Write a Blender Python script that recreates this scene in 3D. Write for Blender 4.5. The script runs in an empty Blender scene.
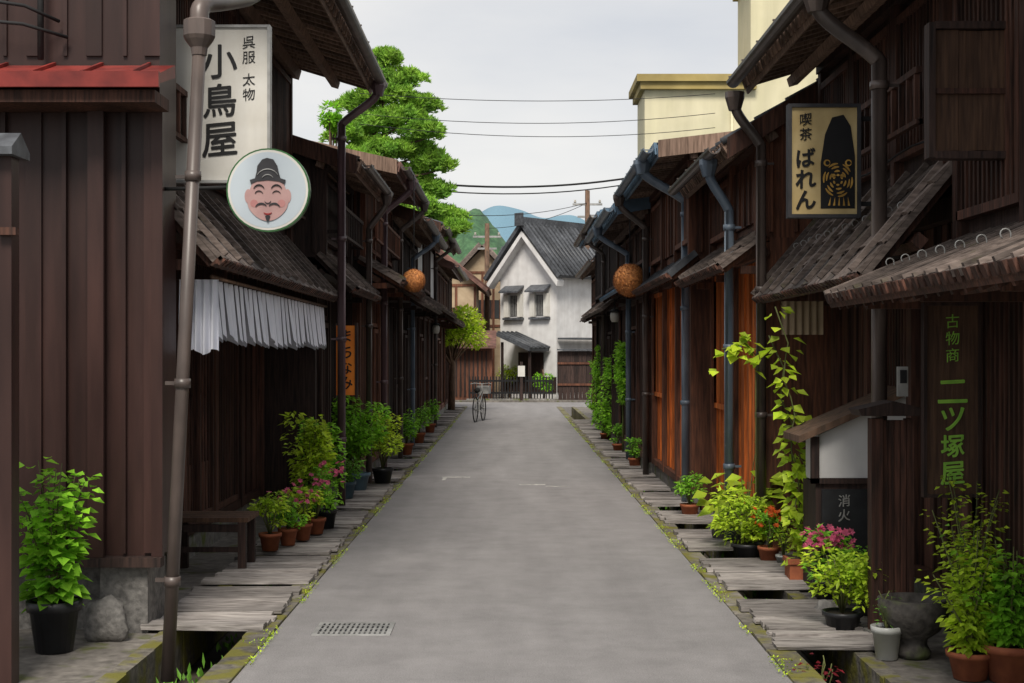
import bpy, bmesh, math, random
from mathutils import Vector, Matrix, noise
random.seed(11)
R=random.uniform
scene=bpy.context.scene
COL=scene.collection

# ------------------------------------------------------------------ materials
def mat(name,c,c2=None,rough=.75,metal=0,sc=6,st=(1,1,1),bump=.25,isl=.35,grime=.35,moss=None,mossamt=.5,spec=.3,trans=0,streak=0,speck=0):
    m=bpy.data.materials.new(name); m.use_nodes=True
    nt=m.node_tree; N=nt.nodes; L=nt.links
    b=N['Principled BSDF']
    b.inputs['Roughness'].default_value=rough; b.inputs['Metallic'].default_value=metal
    b.inputs['Specular IOR Level'].default_value=spec
    tc=N.new('ShaderNodeTexCoord'); mp=N.new('ShaderNodeMapping'); mp.inputs['Scale'].default_value=st
    L.new(tc.outputs['Object'],mp.inputs['Vector'])
    n1=N.new('ShaderNodeTexNoise'); n1.inputs['Scale'].default_value=sc; n1.inputs['Detail'].default_value=6
    L.new(mp.outputs[0],n1.inputs['Vector'])
    if c2 is None: c2=tuple(x*.5 for x in c)
    r=N.new('ShaderNodeValToRGB'); r.color_ramp.elements[0].position=.33; r.color_ramp.elements[1].position=.68
    r.color_ramp.elements[0].color=(*c2,1); r.color_ramp.elements[1].color=(*c,1)
    L.new(n1.outputs['Fac'],r.inputs['Fac'])
    n2=N.new('ShaderNodeTexNoise'); n2.inputs['Scale'].default_value=1.3; n2.inputs['Detail'].default_value=5
    if streak:
        m2=N.new('ShaderNodeMapping'); m2.inputs['Scale'].default_value=(3,3,.35) if streak==1 else (2.2,.25,1)
        L.new(tc.outputs['Object'],m2.inputs['Vector']); L.new(m2.outputs[0],n2.inputs['Vector'])
    else: L.new(tc.outputs['Object'],n2.inputs['Vector'])
    mr=N.new('ShaderNodeMapRange'); mr.inputs[1].default_value=.3; mr.inputs[2].default_value=.7
    mr.inputs[3].default_value=1-grime; mr.inputs[4].default_value=1+grime*.5
    L.new(n2.outputs['Fac'],mr.inputs[0])
    g=N.new('ShaderNodeNewGeometry')
    mi=N.new('ShaderNodeMapRange'); mi.inputs[3].default_value=1-isl; mi.inputs[4].default_value=1+isl
    L.new(g.outputs['Random Per Island'],mi.inputs[0])
    mu=N.new('ShaderNodeMath'); mu.operation='MULTIPLY'
    L.new(mr.outputs[0],mu.inputs[0]); L.new(mi.outputs[0],mu.inputs[1])
    val=mu.outputs[0]
    if speck:
        n4=N.new('ShaderNodeTexNoise'); n4.inputs['Scale'].default_value=speck; n4.inputs['Detail'].default_value=8; n4.inputs['Roughness'].default_value=.75
        L.new(tc.outputs['Object'],n4.inputs['Vector'])
        m4=N.new('ShaderNodeMapRange'); m4.inputs[1].default_value=.3; m4.inputs[2].default_value=.7; m4.inputs[3].default_value=.84; m4.inputs[4].default_value=1.14
        L.new(n4.outputs['Fac'],m4.inputs[0])
        u2=N.new('ShaderNodeMath'); u2.operation='MULTIPLY'; L.new(val,u2.inputs[0]); L.new(m4.outputs[0],u2.inputs[1]); val=u2.outputs[0]
    hs=N.new('ShaderNodeHueSaturation'); L.new(r.outputs[0],hs.inputs['Color']); L.new(val,hs.inputs['Value'])
    out=hs.outputs[0]
    if moss:
        n3=N.new('ShaderNodeTexNoise'); n3.inputs['Scale'].default_value=5; n3.inputs['Detail'].default_value=8
        L.new(tc.outputs['Object'],n3.inputs['Vector'])
        rr=N.new('ShaderNodeValToRGB'); rr.color_ramp.elements[0].position=mossamt-.06; rr.color_ramp.elements[1].position=mossamt+.08
        rr.color_ramp.elements[0].color=(0,0,0,1); rr.color_ramp.elements[1].color=(1,1,1,1)
        L.new(n3.outputs['Fac'],rr.inputs['Fac'])
        mx=N.new('ShaderNodeMixRGB'); mx.inputs[2].default_value=(*moss,1)
        L.new(rr.outputs[0],mx.inputs[0]); L.new(out,mx.inputs[1]); out=mx.outputs[0]
    L.new(out,b.inputs['Base Color'])
    if bump:
        bp=N.new('ShaderNodeBump'); bp.inputs['Strength'].default_value=bump; bp.inputs['Distance'].default_value=.02
        L.new(n1.outputs['Fac'],bp.inputs['Height']); L.new(bp.outputs[0],b.inputs['Normal'])
    if trans:
        t=N.new('ShaderNodeBsdfTranslucent'); L.new(out,t.inputs['Color'])
        ms=N.new('ShaderNodeMixShader'); ms.inputs[0].default_value=trans
        L.new(b.outputs[0],ms.inputs[1]); L.new(t.outputs[0],ms.inputs[2])
        L.new(ms.outputs[0],N['Material Output'].inputs[0])
    return m
V=(9,9,.7); WD=dict(sc=5,st=V,streak=1)
M={}
M['dark']=mat('dark_wood',(.105,.046,.031),(.030,.016,.012),isl=.55,grime=.55,**WD)
M['darker']=mat('black_brown_wood',(.052,.030,.024),(.017,.011,.010),isl=.5,**WD)
M['eave']=mat('sunbleached_eave_wood',(.27,.18,.135),(.11,.07,.05),isl=.45,**WD)
M['brown']=mat('brown_wood',(.17,.066,.036),(.06,.026,.017),isl=.5,grime=.5,**WD)
M['plank']=mat('sign_plank_wood',(.12,.066,.04),(.055,.03,.02),isl=.2,grime=.4,**WD)
M['orange']=mat('rust_red_wood',(.80,.22,.042),(.34,.085,.022),isl=.3,grime=.5,**WD)
M['panel']=mat('brown_metal_cladding',(.046,.0225,.019),(.031,.015,.013),rough=.42,sc=3,st=(4,4,.5),bump=.08,isl=.22,grime=.45,streak=1)
M['greywood']=mat('weathered_grey_wood',(.37,.34,.32),(.15,.135,.125),sc=6,st=(1,8,8),isl=.35,bump=.5)
M['shingle']=mat('weathered_shingle',(.20,.16,.14),(.08,.062,.054),sc=7,st=(1.5,6,6),isl=.5,moss=(.085,.08,.04),mossamt=.68)
M['tile']=mat('grey_clay_tile',(.10,.108,.12),(.05,.053,.06),rough=.45,sc=10,isl=.35)
M['bluemetal']=mat('blue_painted_metal',(.13,.205,.285),(.08,.13,.19),rough=.45,sc=4,bump=.05,isl=.15)
M['redmetal']=mat('red_painted_metal',(.26,.036,.028),(.13,.018,.016),rough=.45,sc=6,bump=.05,isl=.1)
M['brownmetal']=mat('brown_roof_metal',(.20,.10,.08),(.10,.055,.045),rough=.5,sc=5,bump=.05,isl=.15)
M['pipe']=mat('brown_painted_pipe',(.105,.08,.07),(.052,.04,.035),rough=.4,sc=9,st=(1,1,.3),bump=.05,isl=.1,spec=.5,streak=1)
M['pipeblue']=mat('blue_grey_pipe',(.16,.205,.26),(.09,.12,.16),rough=.4,sc=9,st=(1,1,.3),bump=.05,isl=.1,spec=.5,streak=1)
M['pipemauve']=mat('mauve_brown_pipe',(.14,.085,.095),(.08,.05,.055),rough=.4,sc=9,st=(1,1,.3),bump=.05,isl=.1,spec=.5,streak=1)
M['plaster']=mat('white_plaster',(.68,.675,.67),(.58,.57,.56),sc=3,bump=.08,isl=.02,grime=.12,streak=1)
M['beige']=mat('beige_plaster',(.46,.36,.24),(.34,.25,.16),sc=3,bump=.08,isl=.05,grime=.2)
M['yellow']=mat('cream_yellow_render',(.64,.59,.41),(.57,.53,.35),sc=2,bump=.05,isl=.02,grime=.12,streak=1)
M['ochre']=mat('ochre_trim',(.38,.30,.12),(.30,.23,.08),sc=2,bump=.05,isl=.02)
M['glass']=mat('dark_glass',(.03,.032,.035),(.02,.02,.022),rough=.12,sc=2,bump=0,isl=.2,spec=.6)
M['shoji']=mat('paper_pane',(.32,.24,.17),(.18,.13,.09),sc=2,bump=0,isl=.3)
M['stone']=mat('grey_stone',(.25,.24,.225),(.12,.115,.11),sc=14,bump=.5,isl=.25,moss=(.10,.12,.03),mossamt=.60)
M['concrete']=mat('rough_concrete',(.22,.208,.195),(.10,.095,.09),sc=24,bump=.6,isl=.1)
M['asphalt']=mat('worn_asphalt',(.272,.262,.262),(.19,.184,.186),rough=.85,sc=110,bump=.4,isl=.0,grime=.12,streak=2,speck=2.5)
M['kerb']=mat('mossy_kerb',(.23,.21,.18),(.11,.10,.085),sc=20,bump=.6,isl=.3,moss=(.15,.14,.03),mossamt=.50)
M['pave']=mat('pavement_stone',(.22,.20,.18),(.11,.10,.09),sc=12,bump=.4,isl=.2,moss=(.09,.10,.03),mossamt=.62)
M['ground']=mat('earth',(.10,.085,.06),(.05,.045,.035),sc=6,bump=.4)
M['terra']=mat('terracotta',(.42,.135,.06),(.27,.08,.04),sc=12,bump=.1,isl=.05)
M['blackpot']=mat('black_plastic',(.03,.032,.035),(.02,.02,.022),rough=.4,sc=9,bump=.03,isl=.05)
M['charcoal']=mat('charcoal_paint',(.05,.05,.055),(.03,.03,.034),sc=9,bump=0,isl=.05)
M['whitepot']=mat('white_glaze',(.6,.61,.59),(.48,.49,.46),rough=.3,sc=5,bump=.03,isl=.02)
M['bluepot']=mat('blue_glaze',(.12,.2,.26),(.07,.12,.16),rough=.3,sc=5,bump=.03,isl=.02)
M['soil']=mat('potting_soil',(.06,.04,.028),(.03,.02,.015),sc=30,bump=.6)
LS=dict(sc=3,bump=0,isl=.5,grime=.2,rough=.5,trans=.42)
M['leaf']=mat('bright_green_leaf',(.34,.66,.04),(.22,.52,.04),**LS)
M['leafy']=mat('yellow_green_leaf',(.60,.74,.05),(.42,.62,.04),**LS)
M['leafd']=mat('deep_green_leaf',(.20,.44,.05),(.12,.30,.035),**LS)
M['needle']=mat('pine_needles',(.36,.60,.07),(.17,.38,.045),**LS)
M['hillg']=mat('wooded_hill',(.075,.16,.07),(.035,.09,.045),sc=.35,bump=1,isl=.0)
M['hillb']=mat('haze_tinted_mountain',(.14,.25,.32),(.12,.215,.285),sc=.02,bump=.3,isl=0,grime=.1)  # aerial haze of the distance is mixed into this blue base colour
M['stem']=mat('plant_stem',(.14,.16,.05),(.08,.09,.03),sc=9)
M['bark']=mat('bark',(.17,.10,.065),(.07,.045,.03),sc=8,st=(2,2,.6),bump=.8)
M['pink']=mat('pink_petals',(.85,.2,.34),(.7,.13,.25),**LS)
M['orangefl']=mat('orange_petals',(.9,.22,.03),(.75,.13,.02),**LS)
M['redleaf']=mat('dark_red_leaf',(.25,.02,.03),(.15,.01,.02),**LS)
M['cloth']=mat('white_cotton',(.84,.86,.93),(.76,.78,.86),sc=5,bump=.05,isl=.06,grime=.06,rough=.9,trans=.1)
M['signwhite']=mat('sign_white',(.64,.63,.59),(.55,.53,.48),sc=4,bump=.03,isl=0,grime=.18,streak=1)
M['cream']=mat('sign_cream',(.62,.49,.25),(.46,.34,.15),sc=4,bump=.03,isl=0,grime=.3,streak=1)
M['signorange']=mat('sign_orange',(.95,.30,.04),(.75,.2,.03),sc=4,bump=.03,isl=0,grime=.15)
M['black']=mat('black_ink',(.012,.012,.014),(.01,.01,.01),rough=.5,sc=4,bump=0,isl=0)
M['green']=mat('green_paint',(.32,.62,.08),(.20,.45,.06),sc=14,bump=0,isl=.1,grime=.1)
M['rimgreen']=mat('dark_green_rim',(.05,.16,.05),(.03,.10,.035),rough=.4,sc=5,bump=0,isl=0)
M['face']=mat('pink_paint',(.50,.32,.30),(.43,.26,.25),sc=9,bump=0,isl=0,grime=.25)
M['lav']=mat('pale_sign_enamel',(.48,.54,.58),(.43,.49,.54),rough=.35,sc=3,bump=0,isl=0,grime=.08)
M['red']=mat('red_paint',(.35,.03,.03),(.28,.02,.02),sc=3,bump=0,isl=0)
M['gold']=mat('gold_paint',(.55,.33,.08),(.35,.2,.04),sc=9,bump=.05,isl=.2)
M['steel']=mat('galvanised_steel',(.40,.40,.39),(.27,.27,.26),rough=.45,metal=.3,sc=12,bump=.05,isl=.1)
M['paint']=mat('worn_road_paint',(.55,.54,.5),(.22,.215,.21),sc=16,bump=.1,isl=0)
M['wire']=mat('black_wire',(.02,.02,.022),(.015,.015,.015),sc=3,bump=0,isl=0)
M['cedar']=mat('dried_cedar',(.55,.23,.07),(.28,.11,.04),sc=30,bump=.6,isl=.5)
M['rubber']=mat('rubber',(.02,.02,.02),(.015,.015,.015),sc=3,bump=0,isl=0)
M['lampw']=mat('white_lamp_glass',(.4,.38,.33),(.36,.34,.3),rough=.3,sc=3,bump=0,isl=0)
M['slate']=mat('dark_stone_basin',(.10,.09,.08),(.045,.04,.037),sc=20,bump=.6,isl=0,moss=(.07,.085,.03),mossamt=.58)

# ------------------------------------------------------------------ mesh builder
class MB:
    def __init__(s): s.v=[];s.f=[];s.sm=[]
    def add(s,vs,fs,smooth=False):
        o=len(s.v); s.v+= [tuple(v) for v in vs]
        for f in fs: s.f.append([i+o for i in f]); s.sm.append(smooth)
        return s
    def box(s,x0,x1,y0,y1,z0,z1,j=0):
        if x0>x1:x0,x1=x1,x0
        if y0>y1:y0,y1=y1,y0
        if z0>z1:z0,z1=z1,z0
        v=[(x,y,z) for z in (z0,z1) for y in (y0,y1) for x in (x0,x1)]
        if j: v=[(a+R(-j,j),b+R(-j,j),c+R(-j,j)) for a,b,c in v]
        return s.add(v,[(0,2,3,1),(4,5,7,6),(0,1,5,4),(2,6,7,3),(0,4,6,2),(1,3,7,5)])
    def prism(s,poly,y0,y1,sg=1):
        n=len(poly)
        v=[(sg*x,y0,z) for x,z in poly]+[(sg*x,y1,z) for x,z in poly]
        f=[list(range(n)),list(range(2*n-1,n-1,-1))]+[(i,(i+1)%n,n+(i+1)%n,n+i) for i in range(n)]
        return s.add(v,f)
    def prismx(s,poly,x0,x1):
        n=len(poly)
        v=[(x0,y,z) for y,z in poly]+[(x1,y,z) for y,z in poly]
        f=[list(range(n)),list(range(2*n-1,n-1,-1))]+[(i,(i+1)%n,n+(i+1)%n,n+i) for i in range(n)]
        return s.add(v,f)
    def tube(s,pts,r,n=8,cap=True,smooth=True):
        pts=[Vector(p) for p in pts]; k=len(pts)
        rs=r if isinstance(r,(list,tuple)) else [r]*k
        vs=[];fs=[]; prev=None
        for i,p in enumerate(pts):
            d=(pts[min(i+1,k-1)]-pts[max(i-1,0)])
            if d.length<1e-9: d=Vector((0,0,1))
            d.normalize()
            if prev is None:
                a=Vector((0,0,1)) if abs(d.z)<.9 else Vector((1,0,0))
                u=d.cross(a).normalized()
            else:
                u=(prev-d*prev.dot(d)); 
                if u.length<1e-6: u=d.orthogonal()
                u.normalize()
            prev=u; w=d.cross(u)
            for j in range(n):
                t=2*math.pi*j/n; vs.append(p+(u*math.cos(t)+w*math.sin(t))*rs[i])
        for i in range(k-1):
            for j in range(n):
                fs.append((i*n+j,i*n+(j+1)%n,(i+1)*n+(j+1)%n,(i+1)*n+j))
        if cap: fs.append(list(range(n-1,-1,-1))); fs.append(list(range((k-1)*n,k*n)))
        return s.add(vs,fs,smooth)
    def lathe(s,cx,cy,prof,n=20,smooth=True,sq=1):
        vs=[];fs=[];k=len(prof)
        for r,z in prof:
            for j in range(n):
                t=2*math.pi*j/n; vs.append((cx+r*math.cos(t),cy+r*math.sin(t)*sq,z))
        for i in range(k-1):
            for j in range(n):
                fs.append((i*n+j,i*n+(j+1)%n,(i+1)*n+(j+1)%n,(i+1)*n+j))
        fs.append(list(range(n-1,-1,-1))); fs.append(list(range((k-1)*n,k*n)))
        return s.add(vs,fs,smooth)
    def plate(s,poly,y,t=.004):
        return s.prism(poly,y,y+t)
    def leaf(s,p,d,up,l,w):
        d=d.normalized(); side=d.cross(up)
        if side.length<1e-4: side=d.orthogonal()
        side.normalize(); nn=side.cross(d)
        a=p; b=p+d*l; m=p+d*l*.42
        L=m+side*w*.5+nn*w*.18; Rr=m-side*w*.5+nn*w*.18
        return s.add([a,L,b,Rr],[(0,1,2),(0,2,3)])
def realise(name,mb,m,origin=(0,0,0)):
    me=bpy.data.meshes.new(name)
    o=Vector(origin)
    me.from_pydata([tuple(Vector(v)-o) for v in mb.v],[],mb.f)
    me.update()
    if any(mb.sm):
        me.polygons.foreach_set('use_smooth',mb.sm)
    if not getattr(mb,'open',False):
        bm=bmesh.new(); bm.from_mesh(me); bmesh.ops.recalc_face_normals(bm,faces=bm.faces); bm.to_mesh(me); bm.free()
    me.materials.append(m)
    ob=bpy.data.objects.new(name,me); COL.objects.link(ob)
    return ob
class Thing:
    def __init__(s,name,label,cat,loc=(0,0,0),rot=0,local=False,group=None):
        s.o=bpy.data.objects.new(name,None); COL.objects.link(s.o)
        s.o.empty_display_size=.2
        s.o.location=loc; s.o.rotation_euler=(0,0,rot); s.loc=loc; s.local=local
        s.o['label']=label; s.o['category']=cat
        if group: s.o['group']=group
    def part(s,name,mb,m,parent=None,label=None):
        if not mb.f: return None
        ob=realise(name,mb,M[m] if isinstance(m,str) else m,(0,0,0) if s.local else s.loc)
        ob.parent=parent or s.o
        if label: ob['label']=label
        return ob
def single(name,mb,m,label,cat,group=None,loc=None,kind=None):
    if loc is None:
        xs=[v[0] for v in mb.v]; ys=[v[1] for v in mb.v]; zs=[v[2] for v in mb.v]
        loc=((min(xs)+max(xs))/2,(min(ys)+max(ys))/2,min(zs))
    ob=realise(name,mb,M[m],loc); ob.location=loc
    if kind: ob['kind']=kind
    if kind!='structure':
        ob['label']=label; ob['category']=cat
        if group: ob['group']=group
    return ob
def structure(name,mb,m):
    ob=realise(name,mb,M[m]); ob['kind']='structure'; return ob
def text_mb(mb,body,cx,cz,h,y,line=1.0,ext=.003,bold=0.0):
    cu=bpy.data.curves.new('t','FONT'); cu.body=body; cu.size=1; cu.align_x='CENTER'; cu.space_line=line
    cu.extrude=.01; cu.resolution_u=3
    ob=bpy.data.objects.new('t',cu); COL.objects.link(ob)
    bpy.context.view_layer.update()
    dg=bpy.context.evaluated_depsgraph_get()
    me=bpy.data.meshes.new_from_object(ob.evaluated_get(dg))
    vs=[v.co.copy() for v in me.vertices]
    if vs:
        x0=min(v.x for v in vs);x1=max(v.x for v in vs);y0=min(v.y for v in vs);y1=max(v.y for v in vs)
        k=h/(y1-y0); a=R(-.05,.03)   # slight hand-lettered slant
        sh=[(0,0)] if not bold else [(0,0),(bold,0),(-bold*.6,bold*.7),(0,-bold)]
        for q,(dx,dz) in enumerate(sh):
            nv=[]
            for v in vs:
                px=(v.x-(x0+x1)/2)*k; pz=(v.y-(y0+y1)/2)*k
                nv.append((cx+dx+px, y-q*.0006-(ext if v.z>0 else 0), cz+dz+pz-px*a+.04*h*math.sin(px/h*3.2)))
            mb.add(nv,[list(p.vertices) for p in me.polygons])
    bpy.data.objects.remove(ob); bpy.data.meshes.remove(me)
    return mb
def lettering(T,chars,cx,ztop,h,pitch,y,m,bold=0.0):
    for i,ch in enumerate(chars):
        T.part('lettering',text_mb(MB(),ch,cx,ztop-h/2-i*pitch,h,y,bold=bold),m)

# ------------------------------------------------------------------ roofs
def sloped(mb,s,a,b,y0,y1,style,cs=.28,tw=.3):
    A=Vector(a);B=Vector(b);d=(B-A);Ln=d.length;d.normalize()
    n=Vector((-d.y,d.x)); 
    if n.y<0:n=-n
    P=lambda t,h:tuple(A+d*t+n*h)
    mb.prism([P(0,0),P(Ln,0),P(Ln,-.04),P(0,-.04)],y0,y1,s)
    nc=max(1,int(Ln/cs)); c=Ln/nc
    if style in('shingle','tile','plankroof'):
        for i in range(nc):
            t0=i*c-(.03 if i==0 else 0); t1=(i+1)*c+.02
            y=y0
            while y<y1-.02:
                w=min(tw*R(.7,1.3) if style!='tile' else tw,y1-y)
                j=R(-.015,.015) if style!='tile' else 0
                up=R(0,.007) if style!='tile' else 0
                mb.prism([P(t0+j,.032+up),P(min(t1,Ln),.012),P(min(t1,Ln),.001),P(t0+j,.004)],y,y+w-.007,s)
                if style=='tile':
                    mb.tube([(s*P(t0,.04)[0],y,P(t0,.04)[1]),(s*P(t1,.02)[0],y,P(t1,.02)[1])],.035,6)
                y+=w
        if style=='shingle':
            y=y0+.1
            while y<y1:
                mb.prism([P(0,.035),P(Ln,.02),P(Ln,.055),P(0,.07)],y,y+.045,s); y+=R(.42,.5)
        if style=='plankroof':
            y=y0+.05
            while y<y1:
                mb.prism([P(-.03,.035),P(Ln,.02),P(Ln,.042),P(-.03,.056)],y,y+.03,s); y+=R(.17,.21)
    else:
        y=y0
        while y<y1:
            mb.prism([P(-.01,.0),P(Ln,.0),P(Ln,.03),P(-.01,.03)],y,y+.025,s); y+=.38
def rafters(mb,s,a,b,y0,y1,p=.3,upto=1.2,w=.05,h=.07):
    A=Vector(a);B=Vector(b);d=(B-A);Ln=min(d.length,upto);d.normalize()
    n=Vector((-d.y,d.x)); 
    if n.y<0:n=-n
    P=lambda t,hh:tuple(A+d*t+n*hh)
    y=y0+.05
    while y<y1-.05:
        mb.prism([P(.01,-.042),P(Ln,-.042),P(Ln,-.042-h),P(.01,-.042-h)],y,y+w,s); y+=p
    mb.prism([P(.35,-.115),P(.43,-.115),P(.43,-.19),P(.35,-.19)],y0,y1,s)
    if upto>1: mb.prism([P(.8,-.115),P(.9,-.115),P(.9,-.22),P(.8,-.22)],y0,y1,s)
def eave_edge(s,a,b,y0,y1,p=.13,hh=.10):
    A=Vector(a);B=Vector(b);d=(B-A);d.normalize(); n=Vector((-d.y,d.x))
    if n.y<0:n=-n
    P=lambda t,h:tuple(A+d*t+n*h)
    mb=MB()
    mb.prism([P(-.025,.03),P(-.001,.03),P(-.001,-.03),P(-.025,-.03)],y0,y1,s)
    mb.prism([P(-.018,-.031),P(-.001,-.031),P(-.001,-hh-.04),P(-.018,-hh-.04)],y0,y1,s)
    y=y0
    while y<y1-.05:
        mb.prism([P(-.045,.035),P(-.0255,.035),P(-.0255,-hh),P(-.045,-hh)],y,y+p*.55,s); y+=p
    return mb
def halfpipe(mb,x,z,r,y0,y1):
    n=8; vs=[];
    for y in (y0,y1):
        for k,rr in enumerate((r,r*.82)):
            for i in range(n+1):
                t=math.pi+math.pi*i/n; vs.append((x+rr*math.cos(t),y,z+rr*math.sin(t)))
    m=n+1; f=[]
    for i in range(n):
        f+=[(i,i+1,2*m+i+1,2*m+i),(m+i,m+i+1,3*m+i+1,3*m+i),(i,i+1,m+i+1,m+i),(2*m+i,2*m+i+1,3*m+i+1,3*m+i)]
    f+=[(0,m,3*m,2*m),(n,m+n,3*m+n,2*m+n)]
    mb.add(vs,f)
    y=y0+.2
    while y<y1:
        mb.box(x-r-.006,x+r+.006,y,y+.02,z+.002,z+.014); y+=.7
def smoothpath(pts,it=2):
    pts=[Vector(p) for p in pts]
    for _ in range(it):
        o=[pts[0]]
        for a,b in zip(pts[:-1],pts[1:]): o+=[a.lerp(b,.25),a.lerp(b,.75)]
        o.append(pts[-1]); pts=o
    return pts
def downpipe(mb,s,Xg,Xw,y,ztop,zbot,r=.04,bow=.35,box=True):
    pts=[(s*Xg,y,ztop),(s*Xg,y,ztop-.14),(s*(Xg*.75+Xw*.25),y,ztop-.12-bow*.35),(s*(Xg*.25+Xw*.75),y,ztop-.12-bow*.75),(s*Xw,y,ztop-.12-bow)]
    mb.tube(smoothpath(pts)+[Vector((s*Xw,y,zbot))],r,10)
    if box: mb.lathe(s*Xg,y,[(r*1.2,ztop-.16),(r*1.9,ztop-.05),(r*1.9,ztop+.0)],10,False)
    z=ztop-bow-.3
    while z>zbot+.2:
        mb.tube([(s*Xw,y,z),(s*Xw,y,z+.05)],r*1.22,10); mb.box(s*(Xw),s*(Xw+r*2.5),y-.008,y+.008,z+.015,z+.035); z-=1.1

# ------------------------------------------------------------------ facade bays
def lattice_mb(s,X,y0,y1,z0,z1,pitch=.075,w=.032,rails=3,d=.05,fw=.055):
    mb=MB()
    mb.box(s*(X-d-.02),s*X,y0,y0+fw,z0,z1); mb.box(s*(X-d-.02),s*X,y1-fw,y1,z0,z1)
    mb.box(s*(X-d-.018),s*X,y0+fw,y1-fw,z0,z0+fw); mb.box(s*(X-d-.018),s*X,y0+fw,y1-fw,z1-fw,z1)
    n=max(1,int((y1-y0-2*fw)/pitch)); p=(y1-y0-2*fw)/n
    for i in range(n):
        yy=y0+fw+p*(i+.5); mb.box(s*(X-d),s*(X-d+.03),yy-w/2,yy+w/2,z0+fw,z1-fw)
    for k in range(rails):
        zz=z0+(z1-z0)*(k+1)/(rails+1); mb.box(s*(X-d+.03),s*(X-.006),y0+fw,y1-fw,zz-.018,zz+.018)
    return mb
def bay(T,s,X,y0,y1,z0,z1,kind,wood,pane='glass',far=False):
    pitch=.075 if not far else .13
    if kind=='lattice':
        o=T.part('lattice_window',lattice_mb(s,X,y0,y1,z0,z1,pitch,w=pitch*.43),wood)
        T.part('pane',MB().box(s*(X-.004),s*(X+.01),y0+.05,y1-.05,z0+.05,z1-.05),pane,parent=o)
    elif kind=='half':
        zm=z0+(z1-z0)*.38
        bay(T,s,X,y0,y1,z0,zm-.004,'boards',wood,pane,far); bay(T,s,X,y0,y1,zm,z1,'lattice',wood,pane,far)
    elif kind=='boards':
        mb=MB(); y=y0
        while y<y1-.02:
            w=min(R(.13,.19),y1-y); mb.box(s*(X-.022-R(0,.006)),s*X,y,y+w-.006,z0,z1); y+=w
        if not far:
            y=y0+.15
            while y<y1: mb.box(s*(X-.045),s*(X-.012),y,y+.025,z0,z1); y+=.3
        T.part('board_cladding',mb,wood)
    elif kind=='door':
        zt=min(z1,z0+1.85)
        ym=(y0+y1)/2
        for a,b,dx in((y0,ym+.03,0),(ym-.03,y1,.035)):
            XX=X-.01
            mb=lattice_mb(s,XX-dx,a,b,z0,zt,pitch*1.4,w=.022,rails=4,d=.02,fw=.06)
            o=T.part('sliding_door',mb,wood)
            T.part('pane',MB().box(s*(XX-dx-.006),s*(XX-dx+.003),a+.06,b-.06,z0+.5,zt-.06),pane,parent=o)
            T.part('kick_panel',MB().box(s*(XX-dx-.012),s*(XX-dx+.003),a+.061,b-.061,z0+.056,z0+.495),wood,parent=o)
        if z1>zt+.1: T.part('transom',lattice_mb(s,X,y0,y1,zt+.03,z1,pitch,rails=1),wood)
    elif kind=='plaster':
        T.part('plaster_panel',MB().box(s*(X-.02),s*X,y0,y1,z0,z1),'plaster')
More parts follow.
